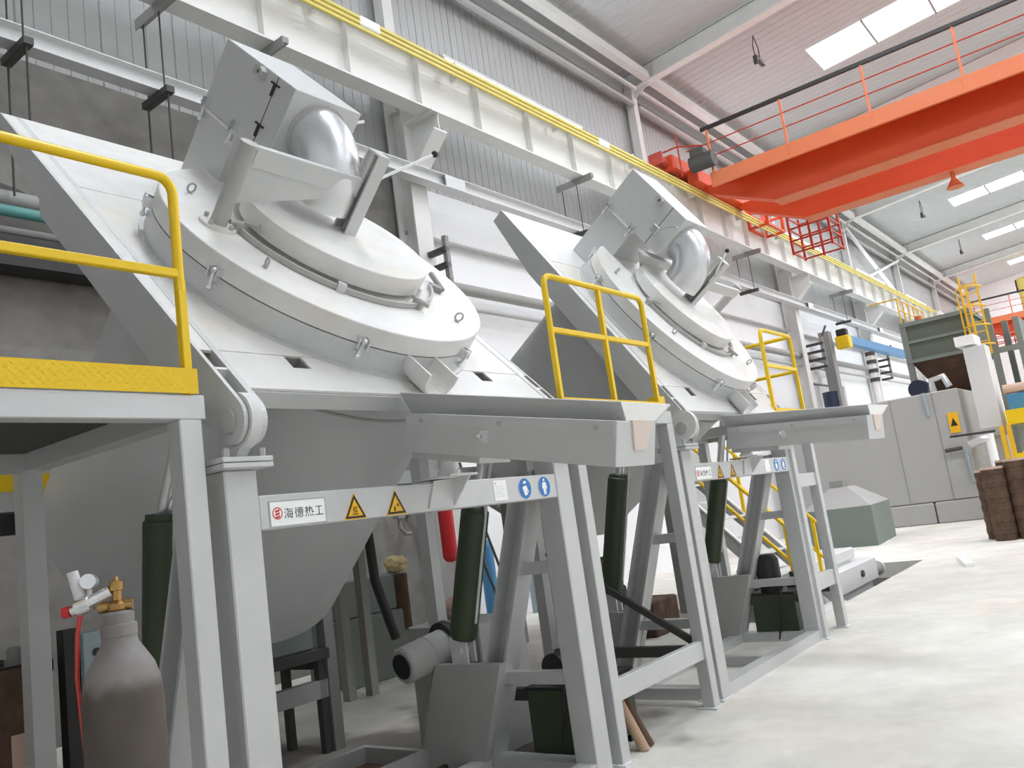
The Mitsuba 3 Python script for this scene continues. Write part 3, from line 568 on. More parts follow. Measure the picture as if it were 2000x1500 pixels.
def platform(lab, x0, x1, yb, legs, rail, toe=2.39, pw=.1):
    t = thing('work_platform', lab, 'platform'); yf = 3.07
    put('edge_beam', MB().box(x0, x1, yf, yf + .1, 2.18, 2.281, .004), 'm_paint', t)
    put('edge_beam', MB().box(x0, x1, yb - .1, yb, 2.18, 2.281), 'm_paint', t)
    for c in (x0, x1 - .1): put('side_beam', MB().box(c, c + .1, yf + .1, yb - .1, 2.18, 2.281), 'm_paint', t)
    put('deck_plate', MB().box(x0 + .1, x1 - .1, yf + .1, yb - .1, 2.268, 2.283), 'm_dark', t)
    for c in legs:
        put('leg', MB().box(c, c + pw, yf, yf + .1, 0, 2.18, .005), 'm_paint', t); put('leg', MB().box(c, c + pw, yb - .1, yb, 0, 2.18), 'm_paint', t)
        put('side_brace', MB().box(c + .02, c + .08, yf + .1, yb - .1, .38, .46), 'm_dark', t)
        put('foot_plate', MB().box(c - .03, c + pw + .03, yf - .03, yf + .13, 0, .012), 'm_pale', t)
    return t
t = platform('grey platform with a yellow railing at the left, nearest to the camera', -2.6, 1.99, 4.62, (1.87, -2.5), None)
railing_run(t, (-2.5, 1.93), 3.09, (1.93, -.3, -2.5), 2.39, 2.80, 3.225)
t = platform('grey platform with a yellow railing between the two furnaces', 4.68, 6.16, 4.6, (4.70, 6.06), None)
railing_run(t, (4.645, 6.0), 3.09, (4.645, 5.34, 6.0), 2.35, 2.82)
put('front_brace', MB().box(4.80, 6.06, 3.09, 3.15, .365, .5, .004), 'm_paint', t)
put('diagonal_brace', MB().bar((6.11, 3.2, .5), (6.11, 4.45, 1.28), .04, .05), 'm_dark', t)
put('corner_post', MB().box(5.99, 6.09, 3.07, 3.17, 2.28, 2.40), 'm_yellow', t)
t = platform('grey platform with a yellow railing right of the further furnace', 8.62, 9.56, 4.4, (8.72, 9.36), None)
railing_run(t, (8.60, 9.50), 3.12, (8.60, 9.50), 2.36, 2.82)
put('front_brace', MB().box(8.82, 9.36, 3.09, 3.15, .46, .62, .004), 'm_paint', t); put('front_brace', MB().box(8.82, 9.36, 3.09, 3.15, 1.52, 1.66, .004), 'm_paint', t)
put('return_rail', MB().tube([(9.5, 3.12, 3.2), (9.5, 4.35, 3.2)], .021, 10).tube([(9.5, 3.12, 2.8), (9.5, 4.35, 2.8)], .019, 10), 'm_yellow', t, smooth=50)
# the walkway behind
t = thing('rear_walkway', 'dark grey raised walkway behind both furnaces with a yellow kick plate', 'walkway')
put('edge_beam', MB().box(-3, 11.3, 5.7, 5.8, 2.08, 2.20), 'm_paint', t); put('edge_beam', MB().box(-3, 11.3, 7.15, 7.25, 2.08, 2.20), 'm_paint', t); put('deck_plate', MB().box(-3, 11.3, 5.8, 7.15, 2.18, 2.203), 'm_dark', t)
put('kick_plate', MB().box(-3, 11.3, 7.13, 7.15, 2.2, 2.32), 'm_yellow', t); put('kick_plate', MB().box(-3, 2.75, 5.68, 5.70, 2.205, 2.31), 'm_yellow', t)
put('black_bar', MB().box(-3, 3.0, 5.68, 5.78, 1.94, 2.07), 'm_black', t)  # plain black bar below the walkway edge beam
for xx, yy in ((-2.0, 5.7), (4.58, 5.66), (6.0, 7.12), (6.25, 7.05), (8.0, 5.7), (10.9, 5.7), (2.6, 7.12), (9.0, 7.12)):
    put('post', MB().box(xx, xx + .1, yy, yy + .1, 0, 2.08), 'm_grey', t)
put('brace', MB().box(4.62, 4.7, 5.76, 7.1, .62, .74), 'm_dark', t); put('brace', MB().box(3.3, 4.58, 5.68, 5.76, .42, .56), 'm_midgrey', t)
# stairs down towards the hall
t = thing('stair', 'grey stair with yellow handrails behind the further furnace', 'stair')
sl = 2.18 / 2.0; yb = 5.7
def zs(y): return 2.18 - (yb - y) * sl
for xx, hx in ((10.2, 10.22), (11.2, 11.22)):
    put('stringer', MB().prism([(yb, 2.02), (yb, 2.26), (3.70, .10), (3.70, 0), (3.79, 0)], (xx, 0, 0), YA, ZA, 0, .02), 'm_midgrey', t)
    put('stringer_edge', MB().bar((xx + .01, yb, 2.28), (xx + .01, 3.69, .12), .05, .02, (0, 1, 1)), 'm_brightwhite', t)
    for h in (.48, .92): put('handrail', MB().tube([(hx, yb, zs(yb) + h), (hx, 3.75, zs(3.75) + h)], .022, 10), 'm_yellow', t, smooth=50)
    for y in (5.6, 4.75, 3.85): put('rail_post', MB().box(hx - .02, hx + .02, y - .02, y + .02, zs(y), zs(y) + .92), 'm_yellow', t)
for i in range(9):
    y = yb - .1 - i * .225; put('tread', MB().box(10.22, 11.2, y - .2, y, zs(y) - .12, zs(y) - .09), 'm_pale', t)

# ------------------------------------------------------------------ signs on the stands' beams
def disc(cx, cz, r, y, d=.0015, n=32): return MB().cyl((cx, y, cz), (cx, y - d, cz), r, n=n)
def strokes(glyph, x, z, s, w):
    g = unary_union([LineString([(x + a * s, z + (1 - b) * s) for a, b in st]).buffer(w * s, cap_style=2) for st in glyph]); return [q for q in getattr(g, 'geoms', [g])]
HAI = [[(.08, .08), (.2, .2)], [(.02, .36), (.15, .46)], [(.02, .95), (.18, .62)], [(.42, .02), (.28, .28)], [(.36, .15), (.96, .15)], [(.42, .32), (.36, .9)], [(.40, .33), (.9, .33), (.85, .95), (.74, .95)], [(.26, .6), (.98, .6)], [(.38, .86), (.88, .86)], [(.6, .38), (.66, .54)], [(.58, .64), (.64, .8)]]
DE = [[(.22, .02), (.04, .26)], [(.26, .24), (.02, .52)], [(.14, .44), (.14, .98)], [(.32, .12), (.98, .12)], [(.64, 0), (.62, .26)], [(.36, .27), (.94, .27), (.94, .48), (.36, .48), (.36, .27)], [(.55, .27), (.55, .48)], [(.75, .27), (.75, .48)], [(.32, .60), (.98, .60)], [(.36, .72), (.3, .92)], [(.46, .70), (.48, .94), (.80, .94), (.84, .84)], [(.60, .66), (.66, .78)], [(.84, .7), (.94, .84)]]
RE = [[(.02, .2), (.42, .2)], [(.22, .02), (.22, .64), (.12, .60)], [(.02, .48), (.42, .36)], [(.46, .2), (.82, .2), (.84, .60), (.98, .60), (.98, .5)], [(.64, .02), (.60, .34), (.44, .66)], [(.48, .34), (.60, .46)], [(.1, .78), (.04, .98)], [(.34, .78), (.38, .96)], [(.6, .78), (.66, .96)], [(.84, .76), (.94, .96)]]
GONG = [[(.1, .12), (.9, .12)], [(.5, .12), (.5, .9)], [(.02, .9), (.98, .9)]]
def signs(dx, y, wh):
    b = 1.703; g = 'signs on the %s stand beam' % wh; yy = y - .0008
    t = thing('name_plate', 'white plate with red ring emblem and four dark characters on the %s stand beam' % wh, 'sign')
    put('plate', MB().prism(sbox(2.262 + dx, b + .012, 2.56 + dx, b + .115).buffer(.004), (0, yy, 0), XA, ZA, 0, .0015), 'm_brightwhite', t)
    f = yy - .0018
    put('border', MB().prism(sbox(2.258 + dx, b + .008, 2.564 + dx, b + .119).buffer(.002).difference(sbox(2.262 + dx, b + .012, 2.56 + dx, b + .115)), (0, yy, 0), XA, ZA, 0, .002), 'm_midgrey', t)
    put('ring', MB().prism(Point(2.298 + dx, b + .066).buffer(.026).difference(Point(2.298 + dx, b + .066).buffer(.022)), (0, f, 0), XA, ZA, 0, .001), 'm_signred', t)
    em = MB()
    for z in (.049, .062, .075): em.prism([(2.285 + dx, b + z - .006), (2.308 + dx, b + z - .001), (2.311 + dx, b + z + .008), (2.288 + dx, b + z + .004)], (0, f, 0), XA, ZA, 0, .001)
    put('emblem', em, 'm_signred', t)
    for i, gl in enumerate((HAI, DE, RE, GONG)):
        m = MB()
        for q in strokes(gl, 2.334 + dx + i * .056, b + .040, .047, .028 if gl in (HAI, DE) else .034): m.prism(q, (0, f, 0), XA, ZA, 0, .001)
        put('character', m, 'm_signblack', t)
    sm = MB().tm(meshkit.text_mesh('HAIDE', .007, .001).apply_transform(np.array([[1, 0, 0, 2.286 + dx], [0, 0, -1, f], [0, 1, 0, b + .024], [0, 0, 0, 1]]))) if False else MB()
    for c, kind, w2 in ((2.74, 'hot', 'steam lines over a plate'), (3.01, 'burst', 'a spark over a small figure')):
        t = thing('warning_sign', 'yellow triangle warning sign with %s on the %s stand beam' % (w2, wh), 'sign'); c += dx
        put('triangle', MB().prism([(c - .07, b + .004), (c + .07, b + .004), (c, b + .128)], (0, yy, 0), XA, ZA, 0, .0015), 'm_signyellow', t)
        outer = Polygon([(c - .064, b + .009), (c + .064, b + .009), (c, b + .121)]); inner = Polygon([(c - .048, b + .019), (c + .048, b + .019), (c, b + .101)])
        put('black_edge', MB().prism(outer.difference(inner), (0, f, 0), XA, ZA, 0, .001), 'm_signblack', t)
        m = MB()
        if kind == 'hot':
            m.prism(sbox(c - .018, b + .026, c + .018, b + .03), (0, f, 0), XA, ZA, 0, .001)
            for q in (-.009, 0, .009):
                m.prism(LineString([(c + q + .003 * math.sin(s * 3), b + .036 + s * .009) for s in np.linspace(0, 3, 9)]).buffer(.0014), (0, f, 0), XA, ZA, 0, .001)
        else:
            m.prism([(c - .018, b + .024), (c - .006, b + .024), (c - .008, b + .045), (c - .014, b + .045)], (0, f, 0), XA, ZA, 0, .001)
            m.prism([(c + .012 + (.010 if i % 2 else .004) * math.cos(i * math.pi / 8), b + .052 + (.010 if i % 2 else .004) * math.sin(i * math.pi / 8)) for i in range(16)], (0, f, 0), XA, ZA, 0, .001)
        put('symbol', m, 'm_signblack', t)
    t = thing('notice_card', 'small white notice card beside the blue signs on the %s stand beam' % wh, 'sign')
    put('card', MB().prism(sbox(3.80 + dx, b + .022, 3.91 + dx, b + .13).buffer(.004), (0, yy, 0), XA, ZA, 0, .0012), 'm_brightwhite', t)
    m = MB()
    for i in range(5): m.prism(sbox(3.812 + dx, b + .04 + i * .014, 3.895 + dx - .01 * (i % 3), b + .0425 + i * .014), (0, f, 0), XA, ZA, 0, .0006)
    put('text_line', m, 'm_pale', t); put('mark', MB().prism(Point(3.815 + dx, b + .117).buffer(.004), (0, f, 0), XA, ZA, 0, .0006), 'm_signred', t)
    for c, kind in ((4.09, 'glove'), (4.29, 'suit')):
        t = thing('safety_sign', 'blue disc with a white %s on the %s stand beam' % ('glove and mask' if kind == 'glove' else 'figure in protective clothing', wh), 'sign'); c += dx; z = b + .073
        put('disc', disc(c, z, .062, yy), 'm_signblue', t)
        put('rim', MB().prism(Point(c, z).buffer(.066).difference(Point(c, z).buffer(.062)), (0, yy, 0), XA, ZA, 0, .0012), 'm_pale', t)
        if kind == 'glove':
            sh = [Polygon([(c - .026, z + .008), (c + .008, z + .018), (c + .022, z - .036), (c - .008, z - .044)]), Polygon([(c + .008, z + .018), (c + .016, z + .016), (c + .034, z - .022), (c + .028, z - .026), (c + .012, z)]), Polygon([(c - .014, z + .026), (c + .016, z + .032), (c + .016, z + .046), (c - .010, z + .044)])]
        else:
            sh = [Point(c, z + .042).buffer(.009), Polygon([(c - .017, z + .028), (c + .017, z + .028), (c + .016, z - .008), (c + .012, z - .048), (c + .002, z - .048), (c, z - .01), (c - .002, z - .048), (c - .012, z - .048), (c - .016, z - .008)]), Polygon([(c - .017, z + .028), (c - .028, z - .012), (c - .022, z - .014), (c - .012, z + .012)]), Polygon([(c + .017, z + .028), (c + .028, z - .012), (c + .022, z - .014), (c + .012, z + .012)])]
        m = MB()
        for q in sh: m.prism(q, (0, yy - .0018, 0), XA, ZA, 0, .001)
        put('symbol', m, 'm_brightwhite', t)
signs(0, 3.075, 'near'); signs(4.24, 3.11, 'further')

# ------------------------------------------------------------------ things round the furnaces
BX, BY = 1.28, 2.5
t = thing('gas_bottle', 'rusty grey gas bottle with a chrome regulator in the lower left foreground', 'gas bottle')
put('body', MB().lathe([(0, 0), (.10, 0), (.11, .015), (.11, .87), (.105, .905), (.09, .94), (.066, .968), (.05, .985), (.047, 1), (0, 1)], (BX, BY, 0), (BX, BY, 1.43), 40), 'm_bottle', t, smooth=40)
put('neck_ring', MB().lathe([(.047, 0), (.05, 0), (.05, .45), (.043, .5), (.043, .9), (.036, 1), (0, 1)], (BX, BY, 1.43), (BX, BY, 1.50), 28), 'm_bottle', t, smooth=40)
vk = put('valve', MB().lathe([(.022, 0), (.03, .1), (.03, .25), (.014, .35), (.014, .6), (.02, .62), (.02, .85), (.008, .9), (.004, 1)], (BX, BY, 1.495), (BX, BY, 1.60), 16).cyl((BX + .03, BY - .03, 1.515), (BX - .04, BY + .03, 1.515), .016, n=10), 'm_brass', t, smooth=40)
bl, fr = np.array(R[0]), -np.array(R[2])
def bo(r, d, u): return np.array([BX, BY, 1.56]) + bl * r + (-np.array(R[1])) * u + fr * d
rk = put('regulator', MB().cyl(bo(-.012, .01, .0), bo(-.075, .03, -.035), .018, n=16).cyl(bo(-.06, .03, -.028), bo(-.098, .03, -.046), .024, n=16).cyl(bo(-.098, .03, -.046), bo(-.115, .03, -.055), .014, n=12), 'm_chrome', t, smooth=40)
put('gauge', MB().cyl(bo(-.085, -.02, .02), bo(-.075, .02, .03), .022, n=20).cyl(bo(-.08, 0, .0), bo(-.07, .02, -.03), .008, n=8), 'm_chrome', t, smooth=40)
put('flow_tube', MB().cyl(bo(-.10, .01, -.03), bo(-.125, .01, .055), .016, n=14), 'm_pale', t, smooth=40)
put('inlet_cap', MB().cyl(bo(-.118, .03, -.055), bo(-.14, .03, -.06), .016, n=12), 'm_red', t, smooth=40)
put('hose', MB().tube([bo(-.09, .03, -.06), bo(-.095, .04, -.12), bo(-.10, .03, -.25), bo(-.10, -.02, -.5), bo(-.10, -.1, -.9)], .0065, 8), 'm_signred', t, smooth=True)
put('orange_hose', MB().tube([(1.12, 2.62, 1.0), (1.12, 2.6, .7), (1.14, 2.58, .3), (1.2, 2.7, .012)], .014, 8), 'm_orangehose', smooth=True, label='orange hose hanging beside the grey gas bottle', cat='hose')
t = thing('steel_cabinet', 'rusty brown steel cabinet cut off by the left edge of the frame', 'cabinet')
put('body', MB().box(1.05, 1.98, 4.75, 5.35, 0, 1.21, .006), 'm_rust', t); put('label_strip', MB().box(1.86, 1.92, 4.742, 4.75, .62, .9), 'm_tan', t)
put('steel_bracket', MB().prism([(5.4, .95), (5.4, 1.18), (5.9, .95)], (1.96, 0, 0), YA, ZA, 0, .02), 'm_rust', label='rusty triangular bracket beside the brown cabinet', cat='bracket')
t = thing('control_post', 'black steel post with a small grey control box behind the gas bottle', 'post')
put('post', MB().box(2.12, 2.2, 4.72, 4.80, 0, 1.36), 'm_black', t); put('control_box', MB().box(2.2, 2.34, 4.68, 4.8, .92, 1.33, .004), 'm_bluegrey', t)
for z in (1.22, 1.16): put('button', MB().cyl((2.27, 4.68, z), (2.27, 4.665, z), .022, n=12), 'm_black', t)
for i in range(3): put('tie_bar', MB().box(1.2, 2.12, 4.85 + .3 * i, 4.9 + .3 * i, 1.16, 1.22), 'm_black', t)
random.seed(4)
for i in range(5):
    x_ = 1.35 + .16 * i; y_ = 5.0 + .04 * (i % 2); h = (.09, .06, .11, .07, .1)[i]
    put('machine_part', MB().lathe([(0, 0), (.05, 0), (.05, .4), (.035, .45), (.035, .9), (.02, 1), (0, 1)], (x_, y_, 1.21), (x_, y_, 1.21 + h), 12), ('m_navy', 'm_dark', 'm_rust', 'm_navy', 'm_grey')[i], smooth=40,
        label='small dark machine part lying on the brown cabinet, %s from the left' % ORD[i].replace('nearest', 'first'), cat='machine part', group='parts on the cabinet')

# pump unit with the big round coupling pointing left
t = thing('pump_unit', 'grey pump casing with a thick round coupling between the near furnace legs', 'pump')
put('casing', MB().box(4.62, 5.15, 4.05, 4.75, 0, .92, .01), 'm_midgrey', t)
put('coupling', MB().lathe([(.085, 0), (.11, 0), (.125, .03), (.125, .45), (.13, .46), (.125, .48), (.125, 1)], (4.16, 4.37, .73), (4.62, 4.32, .80), 32), 'm_midgrey', t, smooth=40)
put('bore', MB().cyl((4.150, 4.371, .729), (4.2, 4.366, .738), .085, n=28), 'm_black', t)
put('flange', MB().cyl((4.55, 4.33, .79), (4.60, 4.32, .80), .17, n=32), 'm_black', t, smooth=40)
def power_pack(x, y, lab, motor):
    t = thing('hydraulic_power_pack', lab, 'hydraulic unit')
    put('tank', MB().box(x, x + .62, y, y + .46, .06, .47, .006), 'm_tank' if False else 'm_green', t); put('lid', MB().box(x - .01, x + .63, y - .01, y + .47, .47, .485), 'm_black', t)
    for q in (.04, .54):
        for w in (.03, .39): put('foot', MB().box(x + q, x + q + .04, y + w, y + w + .04, 0, .06), 'm_black', t)
    if motor: put('motor', MB().lathe([(0, 0), (.11, 0), (.11, .12), (.125, .16), (.125, .85), (.09, 1), (0, 1)], (x + .15, y + .28, .485), (x + .15, y + .28, .87), 24), 'm_black', t, smooth=40)
    else: put('motor', MB().cyl((x + .05, y + .25, .60), (x + .45, y + .25, .60), .09, n=20), 'm_black', t, smooth=40)
    put('valve_block', MB().box(x + .38, x + .52, y + .08, y + .2, .485, .58, .004).cyl((x + .45, y + .14, .58), (x + .45, y + .14, .64), .03, n=12), 'm_dark', t)
    put('oil_hose', MB().tube([(x + .02, y + .1, .55), (x - .06, y + .1, .5), (x - .08, y + .12, .3), (x - .06, y + .2, .02)], .012, 8), 'm_black', t, smooth=True)
power_pack(4.66, 3.27, 'dark green hydraulic power pack behind the near stand right column', False)
power_pack(8.74, 3.34, 'dark green hydraulic power pack with an upright black motor beside the further stand', True)
for i, (a, b, c) in enumerate(((5.03, 3.10, 0), (5.13, 3.12, .03))):
    put('rusty_pipe', MB().lathe([(.028, 0), (.036, 0), (.036, 1), (.028, 1)], (a, b, .001), (4.93 + .03 * i, 3.40, .78), 16), 'm_wood' if i == 0 else 'm_rust', smooth=40,
        label='%s rusty pipe leaning under the middle platform brace' % ('paler left' if i == 0 else 'browner right'), cat='pipe')
t = thing('steel_tray', 'grey steel angle tray lying on the floor under the near furnace', 'tray')
put('rim', MB().box(3.75, 4.35, 4.40, 4.45, 0, .14).box(3.75, 4.35, 5.0, 5.05, 0, .14).box(3.75, 3.80, 4.45, 5.0, 0, .14).box(4.3, 4.35, 4.45, 5.0, 0, .14), 'm_midgrey', t); put('bottom', MB().box(3.8, 4.3, 4.45, 5.0, .01, .03), 'm_rust', t)
put('floor_hose', MB().tube([(2.9, 4.0, .03), (3.4, 4.3, .03), (3.9, 4.22, .03), (4.4, 4.25, .03), (4.9, 4.9, .03)], .028, 10), 'm_green', smooth=True, label='dark green hose lying on the floor under the near furnace', cat='hose')
put('black_hose', MB().tube([(6.0, 6.6, 2.2), (6.02, 6.6, 1.7), (6.0, 6.55, 1.2), (6.1, 6.5, .75), (6.15, 6.5, .6)], .05, 10), 'm_black', smooth=True, label='thick black hose hanging down behind the near furnace', cat='hose')
t = thing('green_machine', 'dark green machine block with a cloth on top behind the near furnace', 'machine')
put('base', MB().box(6.45, 7.5, 7.6, 8.3, 0, .75, .01), 'm_hood', t); put('body', MB().box(6.5, 7.4, 7.65, 8.2, .75, 1.18, .02), 'm_hood', t); put('cylinder', MB().cyl((7.42, 7.7, .5), (7.42, 7.7, 1.15), .12, n=20), 'm_rust', t, smooth=40)
def crumple(cx, cy, cz, s, mat, lab, cat):
    m = trimesh.creation.icosphere(3, 1.0); v = m.vertices; n_ = meshkit.fbm(v * 2.2 + cx, 3) - .5
    v = v * (1 + .7 * n_[:, None]) * np.array([s, s * .8, s * .7]) + np.array([cx, cy, cz]); put('cloth', MB().add(v, m.faces), mat, smooth=True, label=lab, cat=cat)
crumple(7.42, 7.7, 1.27, .15, 'm_cloth', 'crumpled tan cloth lying on the green machine', 'cloth')
crumple(5.0, 4.6, .99, .12, 'm_tan', 'pinkish rag lying behind the pump coupling', 'rag')
t = thing('drum_stand', 'grey flanged block under the near vessel, on a dark bench', 'machine')
put('block', MB().box(4.0, 4.5, 5.7, 6.1, .8, 1.12, .02), 'm_hood', t); put('bench', MB().box(3.6, 4.6, 5.65, 6.2, .72, .8), 'm_dark', t)
for x_ in (3.62, 4.5):
    for y_ in (5.68, 6.12): put('bench_leg', MB().box(x_, x_ + .06, y_, y_ + .06, 0, .72), 'm_dark', t)
# bottles and guard by the wall
def bottle(x, y, h, mat, cap, lab, g=None):
    t = thing('gas_bottle', lab, 'gas bottle', g)
    put('body', MB().lathe([(0, 0), (.11, 0), (.115, .02), (.115, .84), (.10, .9), (.05, .93), (0, .93)], (x, y, 0), (x, y, h), 24), mat, t, smooth=40)
    put('cap', MB().lathe([(.112, 0), (.10, .35), (.05, .55), (.035, .6), (.035, .85), (.02, 1), (0, 1)], (x, y, h * .84), (x, y, h), 20), cap, t, smooth=40)
bottle(10.64, 8.95, 1.45, 'm_blue', 'm_bluegrey', 'blue gas bottle standing by the white wall behind the near stand')
bottle(11.9, 9.0, 1.4, 'm_bluegrey', 'm_bluegrey', 'greenish gas bottle half hidden right of the blue bottle')
put('red_vessel', MB().lathe([(0, 0), (.07, .02), (.11, .08), (.11, .92), (.07, .98), (0, 1)], (9.3, 8.5, 1.12), (9.3, 8.5, 2.1), 24), 'm_red', smooth=40, label='red round ended vessel hanging in front of the wall column', cat='vessel')
put('red_vessel_bracket', MB().box(9.25, 9.35, 8.6, YL, 1.9, 1.98), 'm_grey', label='grey wall arm holding the red vessel', cat='bracket')
put('valve_pipe', MB().tube([(8.75, 8.9, 2.2), (8.75, 8.9, 1.72), (8.85, 8.9, 1.62), (8.95, 8.9, 1.62)], .03, 10).box(8.68, 8.82, 8.84, 8.96, 1.85, 1.92).box(8.68, 8.82, 8.84, 8.96, 2.02, 2.08).box(8.73, 8.77, 8.9, 9.3, 2.14, 2.18), 'm_grey', smooth=40, label='small grey valve pipe with flanges on the wall behind the near stand', cat='pipe')
for i in range(2): put('leaning_rod', MB().tube([(9.95 + .3 * i, 8.1, .02), (9.7 + .34 * i, 8.75, 2.6)], .02, 8), 'm_dark', label='dark rod leaning beside the blue gas bottle, %s' % ('left one' if i == 0 else 'right one'), cat='rod')
t = thing('branch_pipe', 'grey branch pipe with dark flanges slanting behind the near stand', 'pipe')
put('pipe', MB().tube([(8.9, 7.5, 2.0), (9.9, 7.5, 1.5), (10.1, 7.5, 1.42)], .05, 12), 'm_grey', t, smooth=True); put('support', MB().box(9.42, 9.48, 7.47, 7.53, 0, 1.72), 'm_dark', t); put('flange', MB().cyl((9.85, 7.5, 1.53), (9.92, 7.5, 1.49), .10, n=16).cyl((9.9, 7.5, 1.38), (9.9, 7.5, 1.2), .08, n=12), 'm_dark', t)
t = thing('mesh_guard', 'white wire mesh guard frame behind the near stand', 'guard')
mg = MB()
for i in range(17):
    a = i * .06
    for s in (1, -1):
        p0 = [9.55 + a, 1.75] if s > 0 else [9.55 + a, .45]; p1 = [p0[0] + .65, p0[1] - s * 1.3]
        ln = LineString([p0, p1]).intersection(sbox(9.55, .45, 10.15, 1.75))
        p0 = [9.55 + a - .65, 1.75] if s > 0 else [9.55 + a - .65, .45]; l2 = LineString([p0, [p0[0] + .65, p0[1] - s * 1.3]]).intersection(sbox(9.55, .45, 10.15, 1.75))
        for L in (ln, l2):
            if L.geom_type == 'LineString' and L.length > .02: c = list(L.coords); mg.bar((c[0][0], 7.0, c[0][1]), (c[-1][0], 7.0, c[-1][1]), .006, .006, (0, 1, 0))
put('wire_mesh', mg, 'm_pale', t, kind='stuff'); put('frame', MB().box(9.5, 9.55, 6.97, 7.03, 0, 1.8).box(10.15, 10.2, 6.97, 7.03, 0, 1.8).box(9.55, 10.15, 6.97, 7.03, .35, .45).box(9.55, 10.15, 6.97, 7.03, 1.75, 1.8), 'm_dark', t)
put('handwheel_unit', MB().box(7.6, 8.1, 4.9, 5.3, 0, .75, .02).cyl((7.75, 4.9, .95), (7.75, 5.2, .95), .14, n=20).cyl((7.9, 5.0, .75), (7.9, 5.0, .9), .05, n=12), 'm_dark', smooth=40, label='dark motor unit behind the left leg of the further stand', cat='machine')
put('rust_block', MB().box(9.1, 9.75, 5.2, 5.6, 0, .42, .02), 'm_rust', label='rusty block on the floor behind the further stand', cat='block')

# vessel in the pit, hood, big grey block and what stands behind
t = thing('pit_vessel', 'pale grey square vessel standing in the pit with a pipe stub', 'vessel')
put('body', MB().box(11.6, 14.0, 4.05, 5.2, -1.5, -.08, .02), 'm_pale', t); put('rim', MB().box(11.5, 14.15, 3.98, 5.3, -.08, .26, .02), 'm_pale', t); put('cover', MB().box(11.6, 13.7, 4.15, 5.2, .30, .47, .02).box(11.7, 13.6, 4.2, 5.1, .26, .30), 'm_pale', t)
put('pipe_stub', MB().cyl((14.1, 4.15, .02), (14.62, 4.12, .02), .10, n=20), 'm_grey', t, smooth=40); put('pipe_lip', MB().lathe([(.07, 0), (.12, 0), (.12, 1), (.07, 1)], (14.6, 4.12, .02), (14.66, 4.12, .02), 20), 'm_pale', t, smooth=40)
put('bolt', MB().cyl((13.3, 3.98, .1), (13.3, 3.95, .1), .05, n=8), 'm_dark', t); put('lifting_eye', MB().tube([(13.9 + .05 * math.cos(q), 4.3, .31 + .05 * math.sin(q)) for q in np.linspace(0, 6.28, 12)[:-1]], .012, 6, close=True), 'm_midgrey', t)
t = thing('dust_hood', 'dark grey green box with a hipped top before the big grey block', 'hood')
put('box', MB().prism([(19.16, 6.75), (19.16, 5.27), (21.4, 5.45), (21.4, 6.75)], (0, 0, 0), XA, YA, 0, .86), 'm_hood', t)
v = [(19.16, 6.75, .86), (19.16, 5.27, .86), (21.4, 5.45, .86), (21.4, 6.75, .86), (19.9, 5.9, 1.3), (20.5, 5.9, 1.3), (20.5, 6.3, 1.3), (19.9, 6.3, 1.3)]
put('hipped_top', MB().add(v, [[0, 1, 5], [0, 5, 4], [1, 2, 5], [2, 3, 6], [2, 6, 5], [3, 0, 7], [3, 7, 6], [0, 4, 7], [4, 5, 6], [4, 6, 7]]) if False else MB().add(v, [[1, 0, 7], [1, 7, 4], [1, 4, 5], [1, 5, 2], [2, 5, 6], [2, 6, 3], [3, 6, 7], [3, 7, 0], [4, 7, 6], [4, 6, 5]]), 'm_midgrey', t); put('neck', MB().box(19.95, 20.3, 6.0, 6.3, 1.3, 1.45), 'm_grey', t)
t = thing('yellow_post', 'orange yellow upright post beside the further platform legs', 'post')
put('post', MB().box(18.75, 18.9, 6.85, 7.02, 1.0, 2.0), 'm_bar', t); put('stem', MB().box(18.77, 18.88, 6.87, 7.0, 0, 1.0), 'm_grey', t)
t = thing('grey_block', 'large pale grey concrete sided furnace block at the far right', 'block')
put('body', MB().box(24.05, 31, 3.95, 8.4, .55, 3.35, .03), 'm_midgrey', t)
for i in range(4): put('plinth_block', MB().box(24.0, 24.6, 3.93 + i * 1.13, 5.03 + i * 1.13, 0, .54, .03), 'm_midgrey', t)
put('plinth', MB().box(24.6, 31, 3.95, 8.4, 0, .55), 'm_midgrey', t); put('seam', MB().box(24.04, 24.06, 4.55, 4.58, .55, 3.33).box(24.04, 24.06, 5.6, 5.62, .55, 3.33), 'm_grey', t)
put('blue_pipe', MB().tube([(23.98, 4.75, 3.36), (23.98, 4.72, 2.75)], .045, 8), 'm_bluegrey', t); put('blue_pipe', MB().tube([(23.98, 4.05, 1.75), (23.98, 4.02, .95)], .05, 8), 'm_bluegrey', t); put('valve', MB().cyl((23.9, 4.1, 1.82), (23.9, 4.5, 1.8), .05, n=10), 'm_dark', t)
t = thing('warning_board', 'yellow board with a small dark triangle on the grey block', 'sign')
put('board', MB().box(24.0, 24.04, 4.06, 4.30, 2.22, 2.74, .005), 'm_signyellow', t); put('triangle', MB().prism([(-4.26, 2.4), (-4.10, 2.4), (-4.18, 2.6)], (23.995, 0, 0), (0, -1, 0), ZA, 0, .004), 'm_signblack', t)
t = thing('control_cabinet', 'tall pale control cabinet at the right end of the grey block', 'cabinet')
put('body', MB().box(24.0, 24.8, 3.12, 3.62, 2.2, 4.3, .01), 'm_pale', t); put('base', MB().box(24.0, 24.8, 3.1, 3.64, 2.0, 2.2), 'm_midgrey', t); put('pillar', MB().box(24.1, 24.6, 3.25, 3.5, 0, 2.0), 'm_midgrey', t); put('hood', MB().box(23.9, 24.9, 3.3, 3.75, 4.35, 4.6), 'm_brightwhite', t)
t = thing('white_pipe', 'white upright pipe with a metal elbow beside the grey block', 'pipe')
